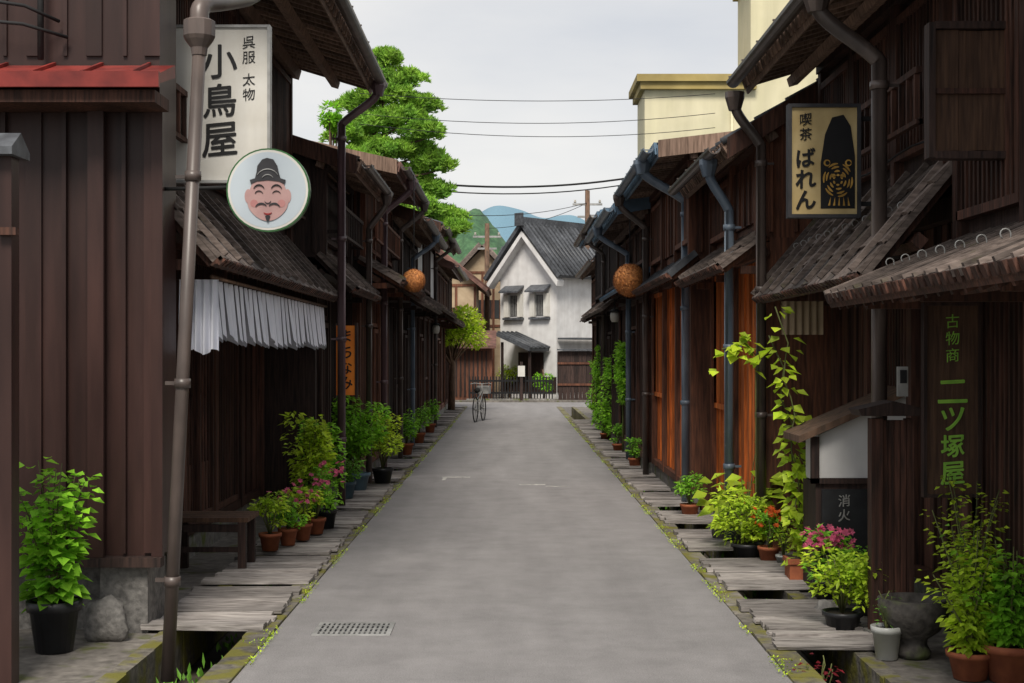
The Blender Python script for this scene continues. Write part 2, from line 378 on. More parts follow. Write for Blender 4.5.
def house(s,y0,y1,Xf,Xu,eave,pent,pentw,label,wood='dark',wall='darker',roof='shingle',roofm='shingle',pentstyle='shingle',pentm='shingle',
          bays=None,upper=None,gut='pipe',pipes=(),m=.33,depth=4.6,far=False,guards=0,uwood=None,rail=True,barge=None,name='wooden_townhouse',cat='house',eavem='eave'):
    T=Thing(name,label,cat,(s*Xf,(y0+y1)/2,0),group='wooden townhouses lining the lane')
    uwood=uwood or wood
    Xe,Ze=eave; Xb=Xf+depth; Xr=Xe+(Xb-Xe)*.55
    zr=Ze+(Xr-Xe)*m
    zj=pentw[1] if pentw else Ze-1.1
    w=MB().prism([(Xf,0),(Xf,zj-.05),(Xb,zj-.05),(Xb,0)],y0,y1,s)
    yu0,yu1=y0+.02,y1-.02
    w.prism([(Xu,zj-.05),(Xu,Ze+(Xu-Xe)*m-.13),(Xr,zr-.13),(Xb-.3,zr-.13-(Xb-.3-Xr)*m),(Xb-.3,zj-.05)],yu0,yu1,s)
    T.part('wall',w,wall)
    g=MB(); X=Xu+.05
    while X<Xb-.4:
        zt=Ze+(min(X,Xr)-Xe)*m-.15-(max(0,X-Xr))*m
        g.box(s*X,s*(X+.03),y0-.015,y0+.0195,zj,zt); X+=.22
    T.part('gable_battens',g,uwood)
    T.part('foundation',MB().box(s*(Xf-.07),s*(Xf+.02),y0,y1,-.02,.2),'stone')
    n=bays or ['lattice']*max(1,int((y1-y0)/1.4))
    bw=(y1-y0)/len(n); P=MB()
    zt=zj-.35 if pentw else zj-.1
    zt=min(zt,2.5)
    for i in range(len(n)+1):
        yy=min(max(y0+i*bw,y0+.06),y1-.06); P.box(s*(Xf-.1),s*(Xf+.001),yy-.055,yy+.055,.2,zt+.12)
    P.box(s*(Xf-.115),s*(Xf+.001),y0+.01,y1-.01,zt+.121,zt+.26)
    P.box(s*(Xf-.09),s*(Xf+.001),y0+.12,y1-.12,.201,.28)
    for i,k in enumerate(n):
        bay(T,s,Xf-.002,y0+i*bw+.06,y0+(i+1)*bw-.06,.285,zt+.115,k,wood,R(0,1)<.3 and 'shoji' or 'glass',far)
    u=upper or ['lattice']*len(n); bw=(y1-y0)/len(u)
    zu0=zj+.12; zu1=Ze+(Xu-Xe)*m-.3
    for i in range(len(u)+1):
        yy=min(max(y0+i*bw,y0+.09),y1-.09); P.box(s*(Xu-.07),s*(Xu+.001),yy-.05,yy+.05,zj-.04,zu1+.1)
    P.box(s*(Xu-.085),s*(Xu+.001),y0+.03,y1-.03,zu1+.101,zu1+.2)
    T.part('post_frame',P,wood if wood!='orange' else 'brown')
    for i,k in enumerate(u):
        if zu1-zu0>.25: bay(T,s,Xu-.002,y0+i*bw+.06,y0+(i+1)*bw-.06,zu0,zu1,k,uwood,'shoji' if R(0,1)<.4 else 'glass',far)
    if rail and not far and zu1-zu0>.6:
        hr=MB().box(s*(Xu-.22),s*(Xu-.18),y0+.1,y1-.1,zu0+.42,zu0+.46).box(s*(Xu-.22),s*(Xu-.18),y0+.1,y1-.1,zu0+.1,zu0+.13)
        y=y0+.15
        while y<y1-.1: hr.box(s*(Xu-.215),s*(Xu-.185),y,y+.03,zu0+.131,zu0+.419); y+=.18
        hr.box(s*(Xu-.2),s*Xu,y0+.1,y0+.15,zu0+.1,zu0+.14).box(s*(Xu-.2),s*Xu,y1-.15,y1-.1,zu0+.1,zu0+.14)
        T.part('railing',hr,uwood)
    rf=MB(); sloped(rf,s,(Xe,Ze),(Xr,zr),y0-.12,y1+.1,roof,tw=.3 if not far else .5,cs=.3 if not far else .5)
    sloped(rf,s,(Xb,zr-(Xb-Xr)*m),(Xr,zr),y0-.12,y1+.1,'metal')
    rf.prism([(Xr-.15,zr-.01),(Xr,zr+.12),(Xr+.15,zr-.01)],y0-.14,y1+.12,s)
    ro=T.part('roof',rf,roofm)
    ra=MB(); rafters(ra,s,(Xe,Ze),(Xr,zr),y0-.1,y1+.08,.2 if not far else .5)
    T.part('rafter',ra,eavem,parent=ro)
    T.part('fascia',eave_edge(s,(Xe,Ze),(Xr,zr),y0-.12,y1+.1,.13 if not far else .26),roofm if roofm in('bluemetal','brownmetal') else 'eave',parent=ro)
    bb=MB(); P0=Vector((Xe,Ze));P1=Vector((Xr,zr))
    bb.prism([(P0.x,P0.y+.05),(P1.x,P1.y+.05),(P1.x,P1.y-.14),(P0.x,P0.y-.14)],y0-.16,y0-.125,s)
    T.part('bargeboard',bb,barge or (roofm if roofm in('bluemetal','brownmetal') else 'dark'),parent=ro)
    if gut:
        gm=MB(); halfpipe(gm,s*(Xe-.105),Ze-.03,.06 if not far else .07,y0-.1,y1+.08); T.part('gutter',gm,gut)
    if pent:
        pm=MB(); sloped(pm,s,pent,pentw,y0-.05,y1+.03,pentstyle,cs=(.2 if not far else .3) if pentstyle!='plankroof' else .45,tw=.2 if not far else .5)
        po=T.part('canopy_roof',pm,pentm)
        ra=MB(); rafters(ra,s,pent,pentw,y0-.03,y1,.2 if not far else .5,upto=.9,w=.035,h=.045)
        for i in range(len(n)+1):
            yy=min(max(y0+i*(y1-y0)/len(n),y0+.07),y1-.07)
            ra.box(s*(pent[0]+.2),s*(Xf-.1),yy-.03,yy+.03,min(pent[1],zt+.2)-.07,min(pent[1],zt+.2)+.0)
        T.part('rafter',ra,wood if wood!='orange' else 'brown',parent=po)
        if not far: T.part('fascia',eave_edge(s,pent,pentw,y0-.05,y1+.03,.11,.02),'dark',parent=po)
        if guards:
            c=MB(); q=[]
            for k in range(9):
                t=math.pi*1.3*k/8; q.append((.024*math.cos(t),0,.024*math.sin(t)))
            c.tube([(s*.024,0,-.05)]+[(s*p[0],p[1],p[2]) for p in q],.004,6)
            first=None
            nn=int((y1-y0)/guards)
            for k in range(nn):
                yy=y0+guards*(k+.5)
                if first is None:
                    ob=realise('snow_guard',c,M['steel']); first=ob
                else:
                    ob=first.copy(); COL.objects.link(ob)
                ob.parent=T.o; dd=.3*(pentw[1]-pent[1])/(pentw[0]-pent[0])
                ob.location=(s*(pent[0]+.30)-T.loc[0],yy-T.loc[1],pent[1]+dd+.075)
    for (xg,xw,yy,zt_,zb_,rr,mm) in pipes:
        pm=MB(); downpipe(pm,s,xg,xw,yy,zt_,zb_,rr); T.part('downpipe',pm,mm)
    return T

# ---- left row
T=house(-1,9.45,15.8,2.85,2.5,(1.55,4.8),(1.95,2.39),(2.5,3.02),'dark brown two-storey wooden shop with white door curtain and shingled canopy',
  wood='dark',bays=['half','lattice','door','lattice','boards'],upper=['lattice']*4,gut='pipe',pipes=[(1.47,1.87,15.6,4.75,.1,.045,'pipemauve')],m=.3)
pm=MB(); pm.tube([(-1.83,7.55,.02),(-1.66,7.55,3.36)],.036,12)
pm.lathe(-1.66,7.55,[(.04,3.34),(.045,3.38),(.075,3.42),(.085,3.44),(.085,3.52),(.07,3.53)],12,False)
pm.tube(smoothpath([(-1.66,7.55,3.5),(-1.66,7.56,3.62),(-1.60,7.8,3.68),(-1.50,8.5,3.9),(-1.46,9.2,4.4),(-1.445,9.5,4.74)]),.05,10)
for z in (.55,1.6,2.7): 
    x=-1.83+.17*z/3.36; pm.tube([(x,7.55,z-.025),(x,7.55,z+.025)],.044,12); pm.box(x-.1,x,7.58,7.6,z-.01,z+.01)
T.part('downpipe',pm,'pipe',label='slightly leaning weathered brown downpipe')
# service cables clipped along the first-floor wall
c=MB(); c.tube([(-2.41,9.5+.45*k,3.16+.02*math.sin(k*1.3)) for k in range(14)],.008,5); c.tube([(-2.40,9.5+.45*k,3.23+.015*math.sin(k*1.7+1)) for k in range(14)],.006,5)
T.part('cable',c,'wire')
house(-1,15.9,18.6,2.3,2.15,(1.72,3.9),(1.75,2.5),(2.15,2.9),'narrow dark townhouse with weathered shingle canopy',
  wood='darker',bays=['door','lattice'],upper=['lattice','boards'],pipes=[(1.62,1.85,18.4,3.85,.1,.04,'pipe')])
house(-1,18.7,23.0,2.1,2.0,(1.5,4.25),(1.45,2.72),(2.0,3.05),'brown townhouse with reddish metal roof edge and lattice front',
  wood='brown',roof='metal',roofm='brownmetal',barge='eave',m=.22,bays=['lattice','door','lattice'],upper=['lattice']*3,pipes=[(1.40,1.78,19.8,4.2,.1,.045,'pipemauve'),(1.40,1.78,22.7,4.2,.1,.04,'pipe')])
house(-1,23.1,29.0,2.1,2.0,(1.48,4.0),(1.45,2.6),(2.0,2.95),'dark lattice townhouse with shingled roof',wood='darker',far=True,
  bays=['lattice','half','door','lattice'],upper=['lattice']*3,pipes=[(1.38,1.8,25.8,3.95,.1,.04,'pipeblue')])
house(-1,29.1,36.0,2.1,2.0,(1.45,4.4),(1.42,2.7),(2.0,3.05),'tall dark townhouse with grey tiled roof',wood='dark',roof='tile',roofm='tile',far=True,
  bays=['lattice','door','half','lattice'],upper=['plaster','lattice','plaster'],pipes=[(1.36,1.75,32.5,4.35,.1,.04,'pipe')])
house(-1,36.1,42.5,2.1,2.0,(1.5,4.05),(1.42,2.6),(2.0,2.9),'brown townhouse with metal roof and lattice windows',wood='brown',roof='metal',roofm='brownmetal',far=True,
  bays=['lattice','door','lattice'],upper=['lattice']*3)
house(-1,42.6,47.0,2.15,2.05,(1.6,4.3),(1.5,2.7),(2.05,3.0),'dark corner townhouse with shingled roof',wood='dark',far=True,
  bays=['lattice','door','lattice'],upper=['lattice']*2)
# ---- right row
house(1,5.0,8.7,2.85,2.75,(2.12,4.27),(1.95,2.10),(2.75,2.44),'dark antique shop front with weathered plank canopy',wood='dark',pentstyle='plankroof',
  bays=['lattice','boards','lattice'],upper=['lattice']*3,guards=.33,m=.3,rail=False)
T=house(1,8.8,12.5,2.9,2.75,(2.06,4.20),(2.15,2.25),(2.75,2.98),'dark wooden cafe building with snow guards along shingled canopy',wood='dark',
  bays=['boards','lattice','boards'],upper=['lattice']*3,guards=.3,m=.3,gut='pipe',
  pipes=[(1.95,2.35,9.1,4.1,.0,.05,'pipe'),(1.95,2.18,12.45,4.05,.1,.045,'pipe')])
c=MB(); c.tube([(2.62,8.9+.4*k,3.1+.02*math.sin(k*1.3)) for k in range(10)],.008,5); T.part('cable',c,'wire')
house(1,12.7,15.8,2.3,2.25,(1.9,3.62),(1.85,2.55),(2.25,2.85),'rust-red boarded townhouse with blue-grey downpipe',wood='orange',wall='brown',uwood='brown',roof='tile',roofm='tile',m=.62,
  bays=['boards','half'],upper=['boards','lattice'],gut='pipe',rail=False,pipes=[(1.81,2.0,13.1,3.55,.05,.045,'pipeblue')])
house(1,15.9,20.4,2.1,2.05,(1.62,4.08),(1.75,2.65),(2.05,2.9),'rust-red boarded townhouse with blue metal roof',wood='orange',wall='brown',roof='metal',roofm='bluemetal',uwood='brown',m=.12,barge='eave',
  bays=['boards','boards','half'],upper=['lattice','boards','lattice'],gut='pipeblue',rail=False,pentstyle='metal',pentm='tile',pipes=[(1.52,2.03,16.6,4.02,.05,.055,'pipeblue'),(1.52,1.9,20.2,4.02,.05,.045,'pipe')])
house(1,20.5,26.0,2.05,2.0,(1.50,3.9),(1.6,2.75),(2.0,3.0),'dark townhouse with blue metal roof and cedar ball',wood='dark',far=True,pentstyle='metal',pentm='bluemetal',roof='metal',roofm='bluemetal',m=.18,
  bays=['lattice','door','lattice'],upper=['lattice']*3,gut='pipeblue',pipes=[(1.40,1.9,23.2,3.85,.05,.045,'pipeblue')])
house(1,26.1,33.0,2.05,2.0,(1.60,4.35),(1.65,2.6),(2.0,2.9),'tall dark townhouse with blue metal roof',wood='darker',far=True,roof='metal',roofm='bluemetal',m=.22,
  bays=['lattice','door','lattice','half'],upper=['lattice']*3,pipes=[(1.50,1.9,29.5,4.3,.05,.04,'pipe')])
house(1,33.1,40.0,2.35,2.3,(1.95,4.0),(1.95,2.7),(2.3,3.0),'brown townhouse with tiled roof near the crossing',wood='brown',roof='tile',roofm='tile',far=True,
  bays=['lattice','door','lattice'],upper=['lattice','plaster','lattice'])

# ---- near-left projecting block
T=Thing('metal_clad_annex','brown metal-clad annex wall with red metal cap roof','building',(-2.7,9.2,0))
T.part('wall',MB().box(-5.5,-2.23,9.0,9.44,.48,6.2),'panel')
r=MB(); x=-4.2; k=0
while x<-2.26:
    w_=(.10,.025)[k%2]
    r.box(x,x+w_,8.975 if k%2==0 else 8.955,8.9995,.5,3.3); r.box(x,x+w_,8.98,8.9995,3.64,6.1); x+=R(.13,.15)+(w_ if k%2==0 else 0); k+=1
T.part('wall_ribs',r,'panel')
T.part('corner_post',MB().box(-2.66,-2.56,8.91,8.95,.48,3.31).box(-2.27,-2.2,8.95,8.9995,.48,3.31),'panel')
T.part('rail',MB().box(-4,-2.2,8.9,8.999,.42,.479),'darker')
T.part('footing',MB().box(-2.6,-2.3,8.98,9.44,-.02,.419).box(-5,-2.601,9.1,9.44,-.02,.419),'concrete')
rr=MB().prismx([(8.55,3.38),(8.99,3.50),(8.99,3.58),(8.55,3.44)],-4.2,-2.13)
rr.box(-4.2,-2.12,8.53,8.56,3.36,3.455)
x=-4.1
while x<-2.2: rr.prismx([(8.55,3.442),(8.985,3.582),(8.985,3.60),(8.55,3.462)],x,x+.02); x+=.3
T.part('roof',rr,'redmetal')
T.part('soffit',MB().box(-4.2,-2.16,8.6,8.96,3.28,3.355),'dark')
b=MB()
b.tube([(-3.6,8.8,4.0),(-3.0,8.75,3.9),(-2.85,8.95,3.85)],.012,6); b.tube([(-3.6,8.8,3.85),(-3.0,8.72,3.78),(-2.8,8.95,3.75)],.012,6)
b.tube([(-2.95,8.9,3.6),(-2.95,8.9,4.4)],.02,6)
T.part('cable',b,'wire')
T=Thing('gate_post','dark brown timber post with grey metal cap','post',(-2.74,7.6,0))
T.part('post',MB().box(-2.86,-2.64,7.5,7.62,.0,2.82),'panel')
T.part('rail',MB().box(-3.4,-2.86,7.54,7.6,2.3,2.36).box(-2.70,-2.6,7.45,7.4995,2.38,2.42).box(-3.4,-2.86,7.55,7.6,.1,2.299),'dark')
T.part('cap',MB().prismx([(7.42,2.8),(7.7,2.8),(7.7,2.84),(7.56,2.93),(7.42,2.84)],-2.95,-2.61),'tile')

def rock(name,c,r,label,m='stone',cat='stone',sq=(1,1,1),seed=0,group=None):
    bm=bmesh.new(); bmesh.ops.create_icosphere(bm,subdivisions=3,radius=1)
    for v in bm.verts:
        k=1+.35*noise.noise(v.co*1.3+Vector((seed,0,0)))+.12*noise.noise(v.co*4+Vector((seed,3,0)))
        v.co=v.co*k; v.co=Vector((v.co.x*sq[0],v.co.y*sq[1],max(v.co.z,-.75)*sq[2]))*r
    mb=MB(); bm.verts.index_update(); mb.add([v.co+Vector((c[0],c[1],c[2]+.72*r*sq[2])) for v in bm.verts],[[v.index for v in f.verts] for f in bm.faces],True); bm.free()
    single(name,mb,m,label,cat,group)
rock('boundary_stone',(-2.50,8.75,0),.13,'rough pale granite block beside the wall footing','concrete',sq=(1.1,.7,1.2),seed=3)
rock('natural_stone',(2.03,13.3,.0),.15,'rounded dark natural stone beside downpipe','slate',seed=5,sq=(1,1,1.1))
rock('natural_stone',(2.1,9.55,-.02),.07,'small grey stone among pots','stone',seed=8)

# ------------------------------------------------------------------ ground structure
g=MB().add([(-1500,-40,-.32),(1500,-40,-.32),(1500,2500,-.32),(-1500,2500,-.32)],[(0,1,2,3)]); structure('ground',g,'ground')
structure('road',MB().box(-1.5,1.5,-10,48,-.3,0),'asphalt')
structure('cross_road',MB().box(-40,40,48,52.8,-.3,-.004),'asphalt')
structure('pavement',MB().box(-8,-2.22,-10,47.99,-.3,-.006),'pave')
structure('pavement',MB().box(2.12,8,-10,47.99,-.3,-.006),'pave')
structure('pavement',MB().box(-40,40,52.81,90,-.3,.06),'pave')
for s in (-1,1):
    k=MB(); y=-2
    while y<47.9:
        l=R(.5,.75); k.box(s*1.501,s*(1.66+R(0,.01)),y,min(y+l-.008,47.95),-.3,.012+R(-.006,.006),j=.004); y+=l
    structure('kerb',k,'kerb')
    k=MB(); y=-2; Xo=2.22 if s<0 else 2.12
    while y<47.9:
        l=R(.6,.9); k.box(s*(Xo-.11),s*(Xo-.001),y,min(y+l-.008,47.95),-.3,.008+R(-.006,.006),j=.004); y+=l
    structure('kerb',k,'kerb')
    mo=MB(); mo.open=True
    for i in range(3600):
        y=6.5+ (R(0,1)**1.8)*34; x=s*(1.46+abs(random.gauss(0,.06)))
        if noise.noise(Vector((x*2,y*1.1,s*5)))<-.0: continue
        p=Vector((x,y,.012)); d=Vector((R(-1,1),R(-1,1),R(.3,1)))
        mo.leaf(p,d,Vector((0,0,1)),R(.008,.024),R(.006,.013))
    single('moss',mo,'leafy','patchy yellow-green moss along the kerb','moss',kind='stuff')
def slabs(s,segs,Xi,Xo):
    for (a,b) in segs:
        mb=MB(); y=a; sk=R(-.04,.04)
        while y<b-.03:
            w=min(R(.11,.17),b-y)
            x1=Xo+R(-.04,.04)+sk; x0=Xi+R(-.03,.03)
            zz=.045+R(-.008,.008)
            mb.box(s*x0,s*x1,y,y+w-.012,.016,zz,j=.006); y+=w
        single('gutter_cover',mb,'greywood','weathered grey plank bridge over the gutter','gutter cover',group='plank covers over the roadside gutters')
def segs(y,yend):
    o=[]
    while y<yend:
        l=R(1.0,1.7); o.append((y,y+l)); y+=l+R(.25,.8)
    return o
slabs(-1,[(8.95,10.45),(10.75,12.1),(12.35,13.9),(14.1,15.5)]+segs(15.9,45),1.56,2.35)
slabs(1,[(8.35,9.9),(10.5,12.0),(12.6,13.9)]+segs(14.6,38),1.58,2.2)
slabs(-1,[(6.0,7.2)],1.7,2.5)
for s in(-1,1):
    w=MB(); w.open=True
    for i in range(900):
        y=7+(R(0,1)**1.5)*22; x=s*(1.7+R(0,.3))
        if noise.noise(Vector((y*1.4,s*9,0)))<.12: continue
        w.leaf(Vector((x,y,-.28+R(0,.2))),Vector((R(-.6,.6),R(-.6,.6),1)),Vector((0,1,0)),R(.04,.1),R(.015,.03))
    single('weeds',w,'leafd','small weeds growing in the gutter','weeds',kind='stuff')
T=Thing('drain_grate','rectangular galvanised steel drain grate set in the asphalt','drain grate',(-1.0,9.08,.0))
f=MB(); x0,x1,a,b=-1.25,-.76,8.86,9.28
f.box(x0,x1,a,a+.03,.001,.008).box(x0,x1,b-.03,b,.001,.008).box(x0,x0+.03,a+.03,b-.03,.001,.008).box(x1-.03,x1,a+.03,b-.03,.001,.008)
T.part('frame',f,'steel')
f=MB(); x=x0+.045
while x<x1-.045: f.box(x,x+.018,a+.031,b-.031,.001,.007); x+=.032
for k in (1,2,3): f.box(x0+.031,x1-.031,a+(b-a)*k/4-.008,a+(b-a)*k/4+.008,.001,.0058)
T.part('bars',f,'steel'); T.part('sump_shade',MB().box(x0+.005,x1-.005,a+.005,b-.005,.0005,.003),'black')  # flat black plate on the road paints the shade between the bars
structure('road_marking',MB().box(-1.0,-.6,20.3,20.42,0,.004).box(-.98,-.93,19.9,20.3,0,.0038),'paint')
structure('road_marking',MB().box(.45,.75,18.9,18.98,0,.004).box(.1,.45,19.15,19.24,0,.004),'paint')

# ------------------------------------------------------------------ plants
def shrub(mb,st,c,h,r,n,ls,lw=.6,stems=6,droop=.2):
    c=Vector(c); mb.open=True
    for i in range(stems):
        a=R(0,6.28); e=c+Vector((math.cos(a)*r*R(.2,.8),math.sin(a)*r*R(.2,.8),h*R(.6,.95)))
        mid=(c+e)/2+Vector((R(-.1,.1)*r,R(-.1,.1)*r,h*.1))
        st.tube([c,mid,e],[.008,.006,.003],5)
    lobes=[(Vector((R(-.65,.65)*r,R(-.65,.65)*r,h*R(.25,.95))),R(.25,.55)) for _ in range(max(6,stems+4))]
    for i in range(n):
        lc,lr=random.choice(lobes)
        d=Vector((random.gauss(0,1),random.gauss(0,1),random.gauss(0,1))).normalized()
        k=R(.4,1)**.5
        p=c+lc+Vector((d.x*r*lr,d.y*r*lr,d.z*h*lr*.45))*k
        if p.z<c.z: p.z=c.z+R(0,.08)
        dd=Vector((d.x+R(-.6,.6),d.y+R(-.6,.6),R(-.5,.6)-droop))
        mb.leaf(p,dd,Vector((R(-.3,.3),R(-.7,.1),1)),ls*R(.5,1.25),ls*lw*R(.6,1.1))
def stalks(mb,st,c,h,r,ns,lps,ls,lw=.7):
    c=Vector(c); mb.open=True
    for i in range(ns):
        a=R(0,6.28); lean=R(0,1)*r; hh=h*R(.5,1)
        pts=[]
        for k in range(6):
            t=k/5; pts.append(c+Vector((math.cos(a)*lean*t**1.3+R(-.01,.01),math.sin(a)*lean*t**1.3+R(-.01,.01),hh*t)))
        st.tube(pts,[.007,.006,.006,.005,.004,.003],5)
        for k in range(lps):
            t=R(.08,1.0)*4.999; j=int(t); p=pts[j].lerp(pts[j+1],t-j)
            b=R(0,6.28); d=Vector((math.cos(b),math.sin(b),R(-.3,.45)))
            stem=p+d*ls*R(.2,1.3)
            mb.leaf(stem,d+Vector((0,0,-.35)),Vector((R(-.3,.3),R(-.7,.1),1)),ls*R(.6,1.15)*(1.15-.4*t/5),ls*lw*R(.8,1.1)*(1.15-.4*t/5))
def pot(T,c,r,h,m,style='round'):
    mb=MB(); x,y,z=c
    if style=='round': mb.lathe(x,y,[(r*.72,z),(r*.95,z+h*.8),(r*1.06,z+h*.8),(r*1.08,z+h),(r*.93,z+h),(r*.9,z+h*.86)],20)
    elif style=='box':
        L,W=r; mb.box(x-L,x+L,y-W,y+W,z,z+h*.8).box(x-L-.015,x+L+.015,y-W-.015,y+W+.015,z+h*.8+.0005,z+h)
    o=T.part('pot',mb,m)
    if style=='round': T.part('soil',MB().lathe(x,y,[(r*.88,z+h*.84),(r*.88,z+h*.9)],16),'soil',parent=o)
    else: T.part('soil',MB().box(x-r[0]+.01,x+r[0]-.01,y-r[1]+.01,y+r[1]-.01,z+h*.8,z+h+.004),'soil',parent=o)
def potted(label,c,pr,ph,pm,h,r,n,ls,leaf='leaf',kind='shrub',flower=None,nf=0,style='round',lw=.6,ns=6,name='potted_plant'):
    T=Thing(name,label,'potted plant' if pr else 'plant',c)
    if pr: pot(T,c,pr,ph,pm,style)
    b=(c[0],c[1],c[2]+(ph*.85 if pr else 0))
    mb=MB(); st=MB()
    if kind=='shrub': shrub(mb,st,b,h,r,n,ls,lw,ns)
    else: stalks(mb,st,b,h,r,ns,n,ls,lw)
    T.part('stem',st,'stem'); T.part('foliage',mb,leaf)
    if flower:
        fm=MB(); fm.open=True
        for i in range(nf):
            a=R(0,6.28); q=R(0,1)**.5*r; p=Vector((b[0]+math.cos(a)*q,b[1]+math.sin(a)*q,b[2]+h*R(.65,1.1)))
            nrm=Vector((R(-.5,.5),R(-1,0),R(.2,1))).normalized()
            for k in range(6):
                t=k/6*6.28; u=nrm.orthogonal().normalized(); w=nrm.cross(u)
                fm.leaf(p,u*math.cos(t)+w*math.sin(t)+nrm*.3,nrm,.032,.027)
        T.part('blossoms',fm,flower)
    return T
potted('bushy bright green plant in a black pot against the clad wall',(-2.71,8.42,0),.15,.3,'blackpot',.92,.24,46,.10,'leaf','stalk',ns=14,lw=.85)
for i,(x,y,pr) in enumerate([(-2.1,12.35,.095),(-2.0,12.7,.085),(-1.92,13.05,.085),(-1.86,13.5,.09)]):
    potted('small terracotta pot of leafy green bedding plants',(x,y,.055),pr,.15,'terra',.34,.18,480,.05,'leaf' if i%2 else 'leafy','shrub','pink' if i>0 else None,8+i*4)
potted('pink-flowered begonia in a dark pot on the planks',(-1.82,13.95,.055),.1,.18,'blackpot',.45,.17,420,.05,'leaf','shrub','pink',20)
potted('tall leafy green bush in pot beside lattice wall',(-2.02,14.3,.0),.14,.22,'blackpot',.98,.22,1100,.08,'leafy','shrub',ns=9)
potted('leafy green bush in pot beside lattice wall',(-2.02,15.2,.05),.14,.22,'blackpot',.78,.22,1000,.075,'leaf','shrub',ns=9)
potted('broad spreading green shrub in a planter by the downpipe',(-1.95,17.9,.05),.16,.22,'bluepot',.98,.42,2300,.08,'leaf','shrub',ns=10)
potted('spreading yellow-green shrub in a planter by the downpipe',(-1.72,18.9,.05),.14,.2,'blackpot',.72,.3,1100,.07,'leafy','shrub',ns=8)
potted('blue-green leafy plant in a blue glazed pot',(-1.97,16.9,.05),.11,.2,'bluepot',.3,.2,400,.06,'leafd','shrub')
for y in (24.2,27.5,31.2):
    potted('small green plant in a pot outside the townhouse',(-1.8,y,.05),.12,.2,'terra',.5,.22,450,.07,'leaf','shrub')
potted('large-leaved young plant in a pot beside the boarded wall',(2.10,12.75,0),.12,.2,'blackpot',.85,.34,11,.21,'leafy','stalk',ns=8,lw=.75)
potted('yellow-green shrub in a low pot',(2.0,12.1,.0),.13,.15,'blackpot',.42,.28,1100,.055,'leafy','shrub',ns=9)
potted('orange-flowered plant in a small terracotta pot',(2.15,11.9,.0),.09,.15,'terra',.3,.14,300,.04,'leaf','shrub','orangefl',22)
potted('small yellow-green plant in a white pot',(2.24,11.75,.0),.06,.1,'whitepot',.25,.1,160,.04,'leafy','shrub')
T=Thing('climbing_plant','vine climbing strings from a terracotta trough','climbing plant',(2.24,10.9,0))
pot(T,(2.24,10.9,0),(.13,.1),.2,'terra','box')
mb=MB(); st=MB(); mb.open=True
for (x0,x1,yy,zt) in ((2.2,2.04,10.85,2.12),(2.28,2.22,10.95,1.3),(2.24,2.0,10.9,1.9)):
    pts=[Vector((x0+(x1-x0)*(k/14)**1.5+.03*math.sin(k*1.7),yy+.02*math.cos(k*1.3),.18+(zt-.18)*k/14)) for k in range(15)]
    st.tube(pts,.006,5)
    for k in range(14):
        for q in range(14 if k<3 else 10 if k<6 else 4):
            p=pts[k].lerp(pts[k+1],R(0,1)); b=R(0,6.28); d=Vector((math.cos(b),math.sin(b),R(-.3,.2)))
            mb.leaf(p+d*R(.0,.08),d+Vector((0,0,-.5)),Vector((0,R(-.8,0),1)),R(.06,.13),R(.055,.11))
T.part('stem',st,'stem'); T.part('foliage',mb,'leafy')
T=Thing('climbing_plant','leafy vine clinging to the downpipe under the eave','climbing plant',(1.95,12.3,0))
mb=MB(); st=MB(); mb.open=True
pts=[Vector((2.1,12.25,.1+.15*k)) for k in range(12)]+[Vector((2.0,12.2,1.85)),Vector((1.8,12.2,1.8))]
st.tube(pts,.006,5)
for i in range(34):
    t=R(0,1); p=Vector((2.12-.38*t+R(-.03,.03),12.2+R(-.06,.06),1.72+R(-.12,.12)+.1*math.sin(t*4)))
    mb.leaf(p,Vector((R(-1,1),R(-1,.2),-.3)),Vector((0,R(-.8,0),1)),R(.08,.14),R(.06,.11))
T.part('stem',st,'stem'); T.part('foliage',mb,'leafy')
potted('pink hydrangea in a pot by the dark cabinet',(2.22,10.0,0),.1,.18,'blackpot',.34,.18,450,.06,'leaf','shrub','pink',60)
potted('dense green shrub beside the cabinet',(2.44,9.6,0),.12,.16,'blackpot',.27,.2,800,.055,'leaf','shrub',ns=8)
potted('yellow-green bushy shrub in a low pot at the gutter edge',(2.08,8.95,0),.12,.14,'blackpot',.40,.23,1300,.05,'leafy','shrub',ns=9)
potted('wispy seedling in a white ceramic pot',(2.16,8.2,0),.085,.19,'whitepot',.28,.09,9,.035,'leafd','stalk',ns=5,lw=.4)
potted('dark red coleus at the gutter edge',(1.72,7.85,-.25),.06,.1,'blackpot',.26,.12,14,.05,'redleaf','stalk',ns=6)
potted('tall airy green shrub in a terracotta pot',(2.48,7.7,0),.12,.15,'terra',.86,.26,58,.066,'leafy','stalk',ns=14,lw=.6)
potted('tall airy green shrub beside the shop lattice',(2.68,7.65,0),.15,.2,'terra',.62,.28,62,.07,'leaf','stalk',ns=14,lw=.6)
potted('tall airy green shrub in a dark pot',(2.64,8.2,0),.13,.2,'blackpot',.88,.24,50,.06,'leafy','stalk',ns=11,lw=.6)
for y in (15.2,22.0,25.5,29.0):
    potted('small green pot plant at the foot of the wall',(1.9,y,.0),.1,.16,'terra',.35,.17,320,.06,'leaf','shrub')
